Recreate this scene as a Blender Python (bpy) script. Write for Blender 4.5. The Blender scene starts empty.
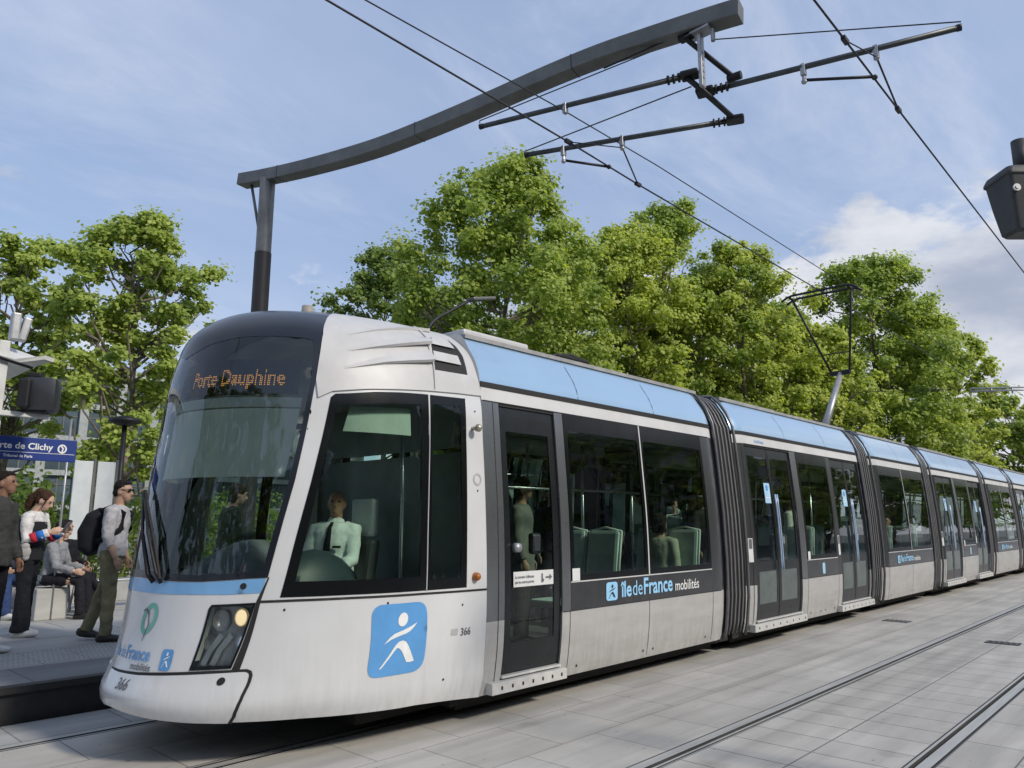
import bpy, bmesh, math, random
import numpy as np
from mathutils import Vector, Matrix
from mathutils.geometry import delaunay_2d_cdt

R = math.radians
rnd = random.Random(7)
scene = bpy.context.scene
COL = scene.collection

# ------------------------------------------------------------------ camera, sky, sun, exposure
CAM_H = 1.68
cam_data = bpy.data.cameras.new('camera')
cam = bpy.data.objects.new('camera', cam_data)
COL.objects.link(cam)
scene.camera = cam
cam_data.sensor_width = 36.0
cam_data.lens = 745.0 / 1024.0 * 36.0
cam_data.clip_start = 0.05
cam_data.clip_end = 4000
cam.location = (0, 0, CAM_H)
PITCH, YAW = 10.494, 42.938                     # degrees up; degrees from the track direction (+X) towards +Y
cam.rotation_euler = (R(90 + PITCH), 0, R(YAW - 90))

SUN_EL, SUN_AZ = 36.0, -79.0                    # the sun stands behind the camera's right shoulder (azimuth measured from +X)
sun_dir = Vector((math.cos(R(SUN_EL)) * math.cos(R(SUN_AZ)), math.cos(R(SUN_EL)) * math.sin(R(SUN_AZ)), math.sin(R(SUN_EL))))
sd = bpy.data.lights.new('sun', 'SUN')
sd.energy = 3.0
sd.angle = R(7)
sd.color = (1.0, 0.92, 0.80)
sun = bpy.data.objects.new('sun', sd)
COL.objects.link(sun)
sun.rotation_euler = sun_dir.to_track_quat('Z', 'Y').to_euler()

world = bpy.data.worlds.new('World')
scene.world = world
world.use_nodes = True
wn, wl = world.node_tree.nodes, world.node_tree.links
wn.clear()


def wnode(kind, **kw):
    n = wn.new(kind)
    for k, v in kw.items():
        setattr(n, k, v)
    return n


w_out = wnode('ShaderNodeOutputWorld')
w_bg = wnode('ShaderNodeBackground')
w_bg.inputs['Strength'].default_value = 0.15
sky = wnode('ShaderNodeTexSky', sky_type='NISHITA', sun_disc=False)
sky.sun_elevation = R(SUN_EL)
sky.sun_rotation = R(90.0 - SUN_AZ)
sky.air_density = 1.1
sky.dust_density = 1.6
sky.ozone_density = 2.0
tc = wnode('ShaderNodeTexCoord')
sep = wnode('ShaderNodeSeparateXYZ')
wl.new(tc.outputs['Generated'], sep.inputs[0])


def wmath(op, a, b=None, clamp=False):
    n = wnode('ShaderNodeMath', operation=op, use_clamp=clamp)
    for i, v in enumerate((a, b)):
        if v is None:
            continue
        if isinstance(v, (int, float)):
            n.inputs[i].default_value = v
        else:
            wl.new(v, n.inputs[i])
    return n.outputs[0]


# cloud plane coordinates: direction / (z + c) flattens the clouds towards the horizon
den = wmath('ADD', wmath('MAXIMUM', sep.outputs['Z'], 0.0), 0.22)
cx = wmath('DIVIDE', sep.outputs['X'], den)
cy = wmath('DIVIDE', sep.outputs['Y'], den)
cvec = wnode('ShaderNodeCombineXYZ')
wl.new(cx, cvec.inputs[0]); wl.new(cy, cvec.inputs[1])


def wnoise(scale, detail, rough, vec, rot=0.0, stretch=(1, 1, 1), off=(0, 0, 0), dist=0.0):
    mp = wnode('ShaderNodeMapping')
    mp.inputs['Rotation'].default_value = (0, 0, rot)
    mp.inputs['Scale'].default_value = stretch
    mp.inputs['Location'].default_value = off
    wl.new(vec, mp.inputs['Vector'])
    n = wnode('ShaderNodeTexNoise')
    n.inputs['Scale'].default_value = scale
    n.inputs['Detail'].default_value = detail
    n.inputs['Roughness'].default_value = rough
    n.inputs['Distortion'].default_value = dist
    wl.new(mp.outputs[0], n.inputs['Vector'])
    return n.outputs['Fac']


def wramp(fac, lo, hi):
    n = wnode('ShaderNodeMapRange')
    n.interpolation_type = 'SMOOTHSTEP'
    n.inputs['From Min'].default_value = lo
    n.inputs['From Max'].default_value = hi
    wl.new(fac, n.inputs['Value'])
    return n.outputs[0]


def wmix(fac, a, b):
    n = wnode('ShaderNodeMix', data_type='RGBA')
    if isinstance(fac, (int, float)):
        n.inputs[0].default_value = fac
    else:
        wl.new(fac, n.inputs[0])
    for i, v in ((6, a), (7, b)):
        if isinstance(v, tuple):
            n.inputs[i].default_value = v
        else:
            wl.new(v, n.inputs[i])
    return n.outputs[2]


cirrus = wramp(wnoise(2.0, 9, 0.66, cvec.outputs[0], rot=R(35), stretch=(0.6, 1.35, 1), off=(3.1, 0.4, 0), dist=0.4), 0.44, 0.74)
veil = wramp(wnoise(0.9, 5, 0.55, cvec.outputs[0], rot=R(20), stretch=(0.6, 1.0, 1), off=(8.3, 2.2, 0)), 0.30, 0.75)
cum_n = wnoise(4.2, 11, 0.60, tc.outputs['Generated'], stretch=(1, 1, 2.0), off=(0.35, 1.2, 0.15), dist=0.15)
low = wramp(sep.outputs['Z'], 0.44, 0.22)
# cumulus bank: along the horizon, heaviest down the track to the right of the picture
hd = wmath('MULTIPLY', sep.outputs['X'], 1.0)
bank = wmath('MULTIPLY', low, wmath('ADD', wmath('MULTIPLY', wramp(hd, 0.45, 0.90), 0.30), 0.0))
cum = wramp(wmath('ADD', cum_n, wmath('SUBTRACT', bank, 0.115)), 0.455, 0.545)
cum = wmath('MULTIPLY', cum, wramp(sep.outputs['Z'], 0.48, 0.38))
shade = wramp(wnoise(3.2, 6, 0.55, tc.outputs['Generated'], stretch=(1, 1, 2.0), off=(0.33, 1.22, 0.05), dist=0.15), 0.42, 0.66)
cloud_col = wmix(shade, (5.7, 5.8, 6.1, 1), (2.8, 3.15, 4.0, 1))
pale = wmix(0.62, sky.outputs[0], (2.9, 3.75, 5.6, 1))
c1 = wmix(wmath('MULTIPLY', veil, 0.75), pale, (4.1, 4.6, 5.9, 1))
c2 = wmix(wmath('MULTIPLY', cirrus, 0.42), c1, (5.2, 5.6, 6.5, 1))
c3 = wmix(wmath('MULTIPLY', cum, 0.92), c2, cloud_col)
wl.new(c3, w_bg.inputs['Color'])
wl.new(w_bg.outputs[0], w_out.inputs[0])

vs = scene.view_settings
vs.view_transform = 'Standard'
vs.look = 'None'
vs.exposure = -0.06
vs.gamma = 1.0
vs.use_curve_mapping = False
scene.cycles.max_bounces = 10
scene.cycles.transparent_max_bounces = 24
scene.cycles.diffuse_bounces = 3
scene.cycles.glossy_bounces = 4
scene.cycles.caustics_reflective = False
scene.cycles.caustics_refractive = False


# ------------------------------------------------------------------ materials
def material(name, col, rough=0.5, metal=0.0, var=0.08, vscale=6.0, coat=0.0, bump=0.0, bscale=60.0, spec=0.5, dirt=None, emit=None, estr=0.0, stretch=None, skirt=0.0):
    m = bpy.data.materials.new(name)
    m.use_nodes = True
    nt = m.node_tree
    b = nt.nodes['Principled BSDF']
    b.inputs['Roughness'].default_value = rough
    b.inputs['Metallic'].default_value = metal
    b.inputs['Coat Weight'].default_value = coat
    b.inputs['Coat Roughness'].default_value = 0.08
    b.inputs['Specular IOR Level'].default_value = spec
    t = nt.nodes.new('ShaderNodeTexCoord')
    src = t.outputs['Object']
    if stretch:
        mp = nt.nodes.new('ShaderNodeMapping')
        mp.inputs['Scale'].default_value = stretch
        nt.links.new(src, mp.inputs[0]); src = mp.outputs[0]
    n = nt.nodes.new('ShaderNodeTexNoise')
    n.inputs['Scale'].default_value = vscale
    n.inputs['Detail'].default_value = 5
    n.inputs['Roughness'].default_value = 0.6
    nt.links.new(src, n.inputs['Vector'])
    mx = nt.nodes.new('ShaderNodeMix'); mx.data_type = 'RGBA'
    c = np.array(col)
    d = np.array(dirt) if dirt else c * (1 - 2.2 * var)
    mx.inputs[6].default_value = (*np.clip(c * (1 + var), 0, 1), 1)
    mx.inputs[7].default_value = (*np.clip(d, 0, 1), 1)
    mr = nt.nodes.new('ShaderNodeMapRange')
    mr.inputs['From Min'].default_value = 0.35
    mr.inputs['From Max'].default_value = 0.72
    nt.links.new(n.outputs['Fac'], mr.inputs['Value'])
    nt.links.new(mr.outputs[0], mx.inputs[0])
    out = mx.outputs[2]
    if skirt:
        # road dirt: thrown up along the skirt and run down in thin streaks
        sp_ = nt.nodes.new('ShaderNodeSeparateXYZ'); nt.links.new(t.outputs['Object'], sp_.inputs[0])
        h = nt.nodes.new('ShaderNodeMapRange'); h.inputs['From Min'].default_value = .95; h.inputs['From Max'].default_value = .18
        nt.links.new(sp_.outputs['Z'], h.inputs['Value'])
        mp2 = nt.nodes.new('ShaderNodeMapping'); mp2.inputs['Scale'].default_value = (9, 9, .9)
        nt.links.new(t.outputs['Object'], mp2.inputs[0])
        n4 = nt.nodes.new('ShaderNodeTexNoise'); n4.inputs['Scale'].default_value = 1.6; n4.inputs['Detail'].default_value = 6; n4.inputs['Roughness'].default_value = .65
        nt.links.new(mp2.outputs[0], n4.inputs['Vector'])
        pw = nt.nodes.new('ShaderNodeMath'); pw.operation = 'POWER'; pw.inputs[1].default_value = 1.6
        nt.links.new(h.outputs[0], pw.inputs[0])
        m3 = nt.nodes.new('ShaderNodeMath'); m3.operation = 'MULTIPLY'
        st = nt.nodes.new('ShaderNodeMapRange'); st.inputs['From Min'].default_value = .38; st.inputs['From Max'].default_value = .68
        nt.links.new(n4.outputs['Fac'], st.inputs['Value'])
        nt.links.new(pw.outputs[0], m3.inputs[0]); nt.links.new(st.outputs[0], m3.inputs[1])
        m4 = nt.nodes.new('ShaderNodeMath'); m4.operation = 'MULTIPLY_ADD'; m4.inputs[1].default_value = skirt; m4.use_clamp = True
        faint = nt.nodes.new('ShaderNodeMath'); faint.operation = 'MULTIPLY'; faint.inputs[1].default_value = .10 * skirt
        nt.links.new(st.outputs[0], faint.inputs[0])
        nt.links.new(m3.outputs[0], m4.inputs[0]); nt.links.new(faint.outputs[0], m4.inputs[2])
        dm = nt.nodes.new('ShaderNodeMix'); dm.data_type = 'RGBA'
        dm.inputs[7].default_value = (.20, .18, .15, 1)
        nt.links.new(m4.outputs[0], dm.inputs[0]); nt.links.new(out, dm.inputs[6])
        out = dm.outputs[2]
    nt.links.new(out, b.inputs['Base Color'])
    rr = nt.nodes.new('ShaderNodeMapRange')
    rr.inputs['To Min'].default_value = max(0.02, rough - 0.06)
    rr.inputs['To Max'].default_value = min(1, rough + 0.08)
    nt.links.new(n.outputs['Fac'], rr.inputs['Value'])
    nt.links.new(rr.outputs[0], b.inputs['Roughness'])
    if bump:
        n2 = nt.nodes.new('ShaderNodeTexNoise')
        n2.inputs['Scale'].default_value = bscale
        n2.inputs['Detail'].default_value = 4
        nt.links.new(src, n2.inputs['Vector'])
        bp = nt.nodes.new('ShaderNodeBump')
        bp.inputs['Strength'].default_value = bump
        bp.inputs['Distance'].default_value = 0.01
        nt.links.new(n2.outputs['Fac'], bp.inputs['Height'])
        nt.links.new(bp.outputs[0], b.inputs['Normal'])
    if emit:
        b.inputs['Emission Color'].default_value = (*emit, 1)
        b.inputs['Emission Strength'].default_value = estr
    return m


def glass(name, tint, ior=1.5, rough=0.0, boost=1.0):
    """thin tinted pane: mirror reflection by Fresnel over a tinted see-through"""
    m = bpy.data.materials.new(name)
    m.use_nodes = True
    nt = m.node_tree
    nt.nodes.clear()
    o = nt.nodes.new('ShaderNodeOutputMaterial')
    mix = nt.nodes.new('ShaderNodeMixShader')
    tr = nt.nodes.new('ShaderNodeBsdfTransparent'); tr.inputs[0].default_value = (*tint, 1)
    gl = nt.nodes.new('ShaderNodeBsdfGlossy'); gl.inputs['Roughness'].default_value = rough
    gl.inputs['Color'].default_value = (0.95, 0.97, 1.0, 1)
    fr = nt.nodes.new('ShaderNodeFresnel'); fr.inputs['IOR'].default_value = ior
    # slight waviness of the pane bends its reflections
    t = nt.nodes.new('ShaderNodeTexCoord')
    n = nt.nodes.new('ShaderNodeTexNoise'); n.inputs['Scale'].default_value = 1.6; n.inputs['Detail'].default_value = 1
    nt.links.new(t.outputs['Object'], n.inputs['Vector'])
    bp = nt.nodes.new('ShaderNodeBump'); bp.inputs['Strength'].default_value = 0.12; bp.inputs['Distance'].default_value = 0.02
    nt.links.new(n.outputs['Fac'], bp.inputs['Height'])
    nt.links.new(bp.outputs[0], gl.inputs['Normal'])
    mu = nt.nodes.new('ShaderNodeMath'); mu.operation = 'MULTIPLY'; mu.inputs[1].default_value = boost; mu.use_clamp = True
    nt.links.new(fr.outputs[0], mu.inputs[0])
    nt.links.new(mu.outputs[0], mix.inputs[0])
    nt.links.new(tr.outputs[0], mix.inputs[1])
    nt.links.new(gl.outputs[0], mix.inputs[2])
    nt.links.new(mix.outputs[0], o.inputs[0])
    return m


M = {}
M['white'] = material('tram_white', (0.64, 0.65, 0.66), 0.20, 0, 0.03, 1.6, coat=0.9, skirt=.22)
M['hood'] = material('tram_hood', (0.54, 0.54, 0.54), 0.42, 0, 0.05, 4.0)
M['navy'] = material('tram_navy', (0.010, 0.013, 0.019), 0.22, 0, 0.1, 3.0, coat=0.15)
M['black'] = material('black_frit', (0.006, 0.007, 0.008), 0.16, 0, 0.1, spec=0.35)
M['gap'] = material('rubber_gap', (0.012, 0.012, 0.013), 0.7, 0, 0.1)
M['silver'] = material('tram_silver', (0.56, 0.555, 0.54), 0.36, 0.35, 0.05, 2.0, stretch=(1, 1, 4), skirt=.34)
M['pale_band'] = material('tram_pale_band', (0.66, 0.66, 0.65), 0.34, 0.15, 0.05, 2.0)
M['belt'] = material('tram_belt', (0.042, 0.044, 0.048), 0.24, 0.2, 0.12, 5.0, coat=0.3)
M['post'] = material('tram_post', (0.075, 0.078, 0.082), 0.28, 0.5, 0.07, 3.0, stretch=(2, 2, .6))
M['steel_post'] = material('tram_steel_post', (0.24, 0.25, 0.26), 0.26, 0.75, 0.08, 3.0, stretch=(2, 2, .6))
M['blue'] = material('tram_blue', (0.19, 0.42, 0.72), 0.22, 0.1, 0.05, 2.5, coat=0.5)
M['roof_blue'] = material('roof_blue', (0.36, 0.54, 0.74), 0.20, 0.35, 0.025, .7, coat=0.5)
M['logo_blue'] = material('logo_blue', (0.11, 0.33, 0.67), 0.30, 0, 0.04)
M['text_blue'] = material('text_blue', (0.32, 0.62, 0.90), 0.4, 0, 0.03)
M['mask_text'] = material('mask_text_blue', (0.16, 0.36, 0.68), 0.4, 0, 0.03)
M['text_white'] = material('text_white', (0.80, 0.81, 0.80), 0.4, 0, 0.03)
M['text_grey'] = material('text_grey', (0.13, 0.13, 0.15), 0.5, 0, 0.03)
M['emblem_green'] = material('emblem_green', (0.16, 0.46, 0.36), 0.4, 0, 0.04)
M['notice'] = material('notice_white', (0.70, 0.71, 0.70), 0.5, 0, 0.04)
M['sticker'] = material('sticker_blue', (0.40, 0.62, 0.82), 0.5, 0, 0.05)
M['sill'] = material('step_metal', (0.60, 0.60, 0.58), 0.45, 0.2, 0.07, 10)
M['bellows'] = material('bellows_rubber', (0.035, 0.035, 0.036), 0.5, 0, 0.08, 3)  # kept darker to set off the painted rib highlights
M['fold'] = material('bellows_fold', (0.15, 0.15, 0.15), 0.5, 0, 0.1)  # paler tone paints the highlights along the bellows ribs
M['hoop'] = material('gangway_hoop', (0.16, 0.16, 0.17), 0.35, 0.4, 0.12)
M['under'] = material('underframe', (0.012, 0.012, 0.012), 0.8, 0, 0.2)
M['roof_grey'] = material('roof_grey', (0.33, 0.33, 0.33), 0.6, 0, 0.12)
M['interior'] = material('interior_panel', (0.30, 0.31, 0.30), 0.6, 0, 0.06)
M['interior_dark'] = material('interior_dark', (0.06, 0.065, 0.065), 0.6, 0, 0.1)
M['floor_in'] = material('interior_floor', (0.10, 0.10, 0.11), 0.6, 0, 0.1)
M['blind'] = material('cab_blind', (0.78, 0.84, 0.78), 0.7, 0, 0.03)
M['side_blind'] = material('side_blind', (.44, .52, .46), .7, 0, .06)
M['seat'] = material('seat_fabric', (0.50, 0.62, 0.60), 0.8, 0, 0.08)
M['seat_rim'] = material('seat_rim', (0.60, 0.64, 0.62), 0.5, 0, 0.05)
M['dash'] = material('dashboard', (0.25, 0.28, 0.30), 0.5, 0, 0.08)
M['chrome'] = material('grab_metal', (0.55, 0.56, 0.56), 0.25, 0.9, 0.05)
M['grab_blue'] = material('grab_bar_blue', (0.42, 0.55, 0.72), 0.35, 0.2, 0.05)
M['led'] = material('led_amber', (0.9, 0.4, 0.08), 0.5, 0, 0.02, emit=(1.0, 0.42, 0.10), estr=0.75)
M['led_red'] = material('led_red', (0.9, 0.3, 0.1), 0.5, 0, 0.02, emit=(1.0, 0.30, 0.10), estr=0.7)
M['headlamp'] = material('headlamp_lit', (1, 0.9, 0.6), 0.4, 0, 0.02, emit=(1.0, 0.74, 0.40), estr=1.0)
M['reflector'] = material('reflector', (0.58, 0.60, 0.60), 0.32, 0.45, 0.1)
M['bucket'] = material('lamp_bucket', (0.50, 0.51, 0.51), 0.30, 0.3, 0.12)
M['orange'] = material('orange_lens', (0.42, 0.14, 0.03), 0.3, 0, 0.1)
M['brass'] = material('brass_knob', (0.45, 0.42, 0.32), 0.3, 0.6, 0.1)
M['ws_glass'] = glass('windscreen_glass', (0.84, 0.92, 0.89), 1.55, 0.02, boost=1.25)
M['cab_glass'] = glass('cab_side_glass', (0.74, 0.87, 0.80), 1.45)
M['car_glass'] = glass('car_window_glass', (0.74, 0.88, 0.80), 1.5, boost=1.1)
M['door_low'] = material('door_lower_glass', (0.10, 0.125, 0.12), 0.12, 0, 0.12, 4)
M['door'] = material('door_dark', (0.016, 0.018, 0.020), 0.2, 0, 0.12, 4, spec=0.4)
M['lens'] = glass('headlight_lens', (0.80, 0.83, 0.83), 1.4, 0.02, 0.8)
M['clear_glass'] = glass('clear_glass', (0.80, 0.88, 0.86), 1.5)
M['mast'] = material('mast_paint', (0.135, 0.138, 0.132), 0.45, 0.2, 0.12, 3)
M['mast_light'] = material('mast_paint_light', (0.17, 0.175, 0.175), 0.45, 0.2, 0.14, 3)
M['mast_dark'] = material('mast_paint_dark', (0.030, 0.028, 0.028), 0.5, 0.1, 0.12, 3)
M['wire'] = material('copper_wire_dark', (0.030, 0.030, 0.036), 0.5, 0.4, 0.1)
M['tube'] = material('cantilever_tube', (0.075, 0.085, 0.09), 0.45, 0.5, 0.12)
M['iron'] = material('black_iron', (0.022, 0.022, 0.025), 0.5, 0.4, 0.15)
M['galv'] = material('galvanised', (0.38, 0.39, 0.40), 0.45, 0.6, 0.12)
M['plastic_dark'] = material('dark_plastic', (0.030, 0.033, 0.040), 0.38, 0, 0.12, 8)
M['signal_grey'] = material('signal_grey', (0.040, 0.042, 0.046), 0.5, 0.1, 0.12, 8, bump=0.05)
M['sign_blue'] = material('sign_blue', (0.008, 0.035, 0.22), 0.4, 0, 0.04)
M['canopy'] = material('canopy_white', (0.62, 0.62, 0.60), 0.5, 0, 0.06)
M['poster'] = material('poster_pale', (0.58, 0.62, 0.63), 0.5, 0, 0.08, 2)
M['bark'] = material('plane_bark', (0.19, 0.165, 0.13), 0.85, 0, 0.25, 9, bump=0.5, bscale=14)
M['shoe_black'] = material('shoe_black', (0.02, 0.017, 0.016), 0.45, 0, 0.1)
M['shoe_white'] = material('shoe_white', (0.68, 0.68, 0.66), 0.6, 0, 0.06)


def cloth(name, col, v=0.12):
    return material(name, col, 0.85, 0, v, 9, bump=0.35, bscale=22, spec=0.25)


def skin(name, col):
    return material(name, col, 0.5, 0, 0.06, 10, spec=0.35)


# ------------------------------------------------------------------ object helpers
def tag(o, label=None, cat=None, group=None, kind=None):
    if label: o['label'] = label
    if cat: o['category'] = cat
    if group: o['group'] = group
    if kind: o['kind'] = kind
    return o


def empty(name, loc=(0, 0, 0), rz=0.0, scale=1.0):
    o = bpy.data.objects.new(name, None)
    o.empty_display_size = 0.2
    COL.objects.link(o)
    o.location = loc
    o.rotation_euler = (0, 0, rz)
    o.scale = (scale, scale, scale)
    return o


def mesh_obj(name, verts, faces, mat, parent=None, smooth=False, autosmooth=None):
    me = bpy.data.meshes.new(name)
    me.from_pydata([tuple(map(float, v)) for v in verts], [], [tuple(int(i) for i in f) for f in faces])
    me.validate()
    me.update()
    if mat is not None:
        me.materials.append(mat)
    if smooth:
        me.polygons.foreach_set('use_smooth', [True] * len(me.polygons))
    if autosmooth:
        me.set_sharp_from_angle(angle=R(autosmooth))
    o = bpy.data.objects.new(name, me)
    COL.objects.link(o)
    if parent is not None:
        o.parent = parent
    return o


def copy_tree(o, parent=None):
    c = o.copy()
    COL.objects.link(c)
    if parent is not None:
        c.parent = parent
    for ch in list(o.children):
        copy_tree(ch, c)
    return c


class MB:
    """collects shapes into one mesh"""
    def __init__(s):
        s.v, s.f = [], []

    def add(s, v, f):
        n = len(s.v)
        s.v += [tuple(p) for p in v]
        s.f += [tuple(i + n for i in q) for q in f]
        return s

    def box(s, c, size, rot=None, bevel=0.0):
        bm = bmesh.new()
        bmesh.ops.create_cube(bm, size=1)
        for v in bm.verts:
            v.co = Vector((v.co.x * size[0], v.co.y * size[1], v.co.z * size[2]))
        if bevel:
            bmesh.ops.bevel(bm, geom=bm.edges[:] + bm.verts[:], offset=bevel, segments=2, profile=0.6, affect='EDGES')
        if rot is not None:
            bmesh.ops.rotate(bm, verts=bm.verts, matrix=rot, cent=(0, 0, 0))
        bm.verts.index_update()
        s.add([v.co + Vector(c) for v in bm.verts], [[v.index for v in f.verts] for f in bm.faces])
        bm.free()
        return s

    def tube(s, pts, rad, seg=10, caps=True, lat=None):
        """pts: points; rad: number, list of numbers, or list of (lateral, depth)"""
        pts = [Vector(p) for p in pts]
        n = len(pts)
        if isinstance(rad, (int, float)):
            rad = [rad] * n
        rings = []
        up = None
        for i, p in enumerate(pts):
            d = (pts[min(i + 1, n - 1)] - pts[max(i - 1, 0)])
            d = d.normalized() if d.length > 1e-9 else Vector((0, 0, 1))
            if lat is not None:
                a = Vector(lat)
                a = a - d * a.dot(d)
                a = a.normalized() if a.length > 1e-6 else d.orthogonal().normalized()
            else:
                if up is None:
                    up = Vector((0, 0, 1)) if abs(d.z) < 0.9 else Vector((1, 0, 0))
                a = up.cross(d)
                a = a.normalized() if a.length > 1e-6 else d.orthogonal().normalized()
            b = d.cross(a)
            ra, rb = rad[i] if isinstance(rad[i], (tuple, list)) else (rad[i], rad[i])
            rings.append([p + a * (ra * math.cos(2 * math.pi * k / seg)) + b * (rb * math.sin(2 * math.pi * k / seg)) for k in range(seg)])
        v = [q for r in rings for q in r]
        f = []
        for i in range(n - 1):
            for k in range(seg):
                k2 = (k + 1) % seg
                f.append((i * seg + k, i * seg + k2, (i + 1) * seg + k2, (i + 1) * seg + k))
        if caps:
            f.append(tuple(range(seg - 1, -1, -1)))
            f.append(tuple((n - 1) * seg + k for k in range(seg)))
        return s.add(v, f)

    def ball(s, c, r, rot=None, seg=14, rings=9):
        r = (r, r, r) if isinstance(r, (int, float)) else r
        v = []
        for i in range(rings + 1):
            th = math.pi * i / rings
            for k in range(seg):
                ph = 2 * math.pi * k / seg
                p = Vector((r[0] * math.sin(th) * math.cos(ph), r[1] * math.sin(th) * math.sin(ph), r[2] * math.cos(th)))
                if rot is not None:
                    p = rot @ p
                v.append(p + Vector(c))
        f = []
        for i in range(rings):
            for k in range(seg):
                k2 = (k + 1) % seg
                f.append((i * seg + k, (i + 1) * seg + k, (i + 1) * seg + k2, i * seg + k2))
        return s.add(v, f)

    def build(s, name, mat, parent=None, smooth=False, angle=None):
        return mesh_obj(name, s.v, s.f, mat, parent, smooth or bool(angle), angle)


# ------------------------------------------------------------------ curved-surface patches
def inside(poly, q):
    x, y = q[:, 0], q[:, 1]
    r = np.zeros(len(q), bool)
    px, py = poly[:, 0], poly[:, 1]
    j = len(poly) - 1
    for i in range(len(poly)):
        c = (py[i] > y) != (py[j] > y)
        with np.errstate(divide='ignore', invalid='ignore'):
            xi = (px[j] - px[i]) * (y - py[i]) / (py[j] - py[i] + 1e-30) + px[i]
        r ^= c & (x < xi)
        j = i
    return r


def densify(loop, sp):
    out = []
    n = len(loop)
    for i in range(n):
        a, b = loop[i], loop[(i + 1) % n]
        k = max(1, int(math.ceil(np.hypot(*(b - a)) / sp)))
        for t in range(k):
            out.append(a + (b - a) * t / k)
    return np.array(out)


def rounded(loop, r, seg=5):
    """round the corners of a closed loop (parameter units already metric)"""
    L = [np.array(p, float) for p in loop]
    out = []
    n = len(L)
    for i in range(n):
        p, a, b = L[i], L[i - 1], L[(i + 1) % n]
        da, db = np.linalg.norm(a - p), np.linalg.norm(b - p)
        k = min(r, da * 0.45, db * 0.45)
        s, e = p + (a - p) / da * k, p + (b - p) / db * k
        for t in range(seg + 1):
            t /= seg
            out.append((1 - t) ** 2 * s + 2 * t * (1 - t) * p + t * t * e)
    return [tuple(q) for q in out]


def patch(name, loops, fmap, mat, parent, sp=0.06, off=0.0, thick=0.0, metric=(1.0, 1.0), flip=False, smooth=True, offs=None):
    mt = np.array(metric)
    L = [densify(np.array(l, float) * mt, sp) for l in loops]
    lo, hi = L[0].min(0), L[0].max(0)
    gx = np.arange(lo[0] + sp * 0.5, hi[0], sp)
    gy = np.arange(lo[1] + sp * 0.5, hi[1], sp)
    g = np.array([(x + (sp * 0.5 if j % 2 else 0), y) for j, y in enumerate(gy) for x in gx]) if len(gx) and len(gy) else np.zeros((0, 2))

    def eo(q):
        r = np.zeros(len(q), bool)
        for l in L:
            r ^= inside(l, q)
        return r
    allb = np.concatenate(L)
    if len(g):
        g = g[eo(g)]
    if len(g):
        keep = np.ones(len(g), bool)
        for i in range(0, len(g), 400):
            d = np.hypot(g[i:i + 400, None, 0] - allb[None, :, 0], g[i:i + 400, None, 1] - allb[None, :, 1]).min(1)
            keep[i:i + 400] = d > sp * 0.45
        g = g[keep]
    pts = np.concatenate([allb, g]) if len(g) else allb
    edges, k = [], 0
    for l in L:
        n = len(l)
        edges += [(k + i, k + (i + 1) % n) for i in range(n)]
        k += n
    vs_, _, fs, *_ = delaunay_2d_cdt([Vector(p) for p in pts], edges, [], 0, 1e-6)
    V = np.array([tuple(v) for v in vs_])
    F = np.array([tuple(f) for f in fs if len(f) == 3])
    F = F[eo(V[F].mean(1))]
    # consistent winding
    a, b, c = V[F[:, 0]], V[F[:, 1]], V[F[:, 2]]
    neg = ((b - a)[:, 0] * (c - a)[:, 1] - (b - a)[:, 1] * (c - a)[:, 0]) < 0
    F[neg] = F[neg][:, ::-1]
    uv = V / mt
    P = fmap(uv[:, 0], uv[:, 1])
    e = 1e-3
    N = np.cross((fmap(uv[:, 0] + e, uv[:, 1]) - fmap(uv[:, 0] - e, uv[:, 1])), (fmap(uv[:, 0], uv[:, 1] + e) - fmap(uv[:, 0], uv[:, 1] - e)))
    nl = np.linalg.norm(N, axis=1, keepdims=True)
    N = N / np.maximum(nl, 1e-12)
    if flip:
        N = -N
        F = F[:, ::-1]
    o_ = off if offs is None else (off + offs(uv[:, 0], uv[:, 1]))[:, None]
    P = P + N * o_
    ob = mesh_obj(name, P, F, mat, parent, smooth)
    if thick:
        md = ob.modifiers.new('thickness', 'SOLIDIFY')
        md.thickness = thick
        md.offset = -1
        es = ob.modifiers.new('crisp_rim', 'EDGE_SPLIT')
        es.split_angle = R(35)
    return ob


def ribbon(line, w, metric):
    """closed loop of a band of width w (metres) around an open polyline"""
    mt = np.array(metric)
    P = np.array(line, float) * mt
    d = np.gradient(P, axis=0)
    d /= np.linalg.norm(d, axis=1, keepdims=True)
    n = np.stack([-d[:, 1], d[:, 0]], 1)
    w = np.array(w if hasattr(w, '__len__') else [w] * len(P))[:, None]
    return np.concatenate([P + n * w / 2, (P - n * w / 2)[::-1]]) / mt


def text_mesh(s, size, bold=0.0, align='LEFT', squeeze=1.0):
    cu = bpy.data.curves.new('lettering', 'FONT')
    cu.body = s
    cu.size = size
    cu.offset = bold
    cu.align_x = align
    cu.resolution_u = 3
    ob = bpy.data.objects.new('lettering', cu)
    COL.objects.link(ob)
    bpy.context.view_layer.update()
    dg = bpy.context.evaluated_depsgraph_get()
    me = bpy.data.meshes.new_from_object(ob.evaluated_get(dg))
    bm = bmesh.new(); bm.from_mesh(me)
    bmesh.ops.triangulate(bm, faces=bm.faces[:])
    V = np.array([(v.co.x * squeeze, v.co.y) for v in bm.verts])
    bm.verts.index_update()
    F = np.array([[v.index for v in f.verts] for f in bm.faces])
    bm.free()
    bpy.data.objects.remove(ob); bpy.data.curves.remove(cu); bpy.data.meshes.remove(me)
    a, b, c = V[F[:, 0]], V[F[:, 1]], V[F[:, 2]]
    neg = ((b - a)[:, 0] * (c - a)[:, 1] - (b - a)[:, 1] * (c - a)[:, 0]) < 0
    F[neg] = F[neg][:, ::-1]
    return V, F


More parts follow.
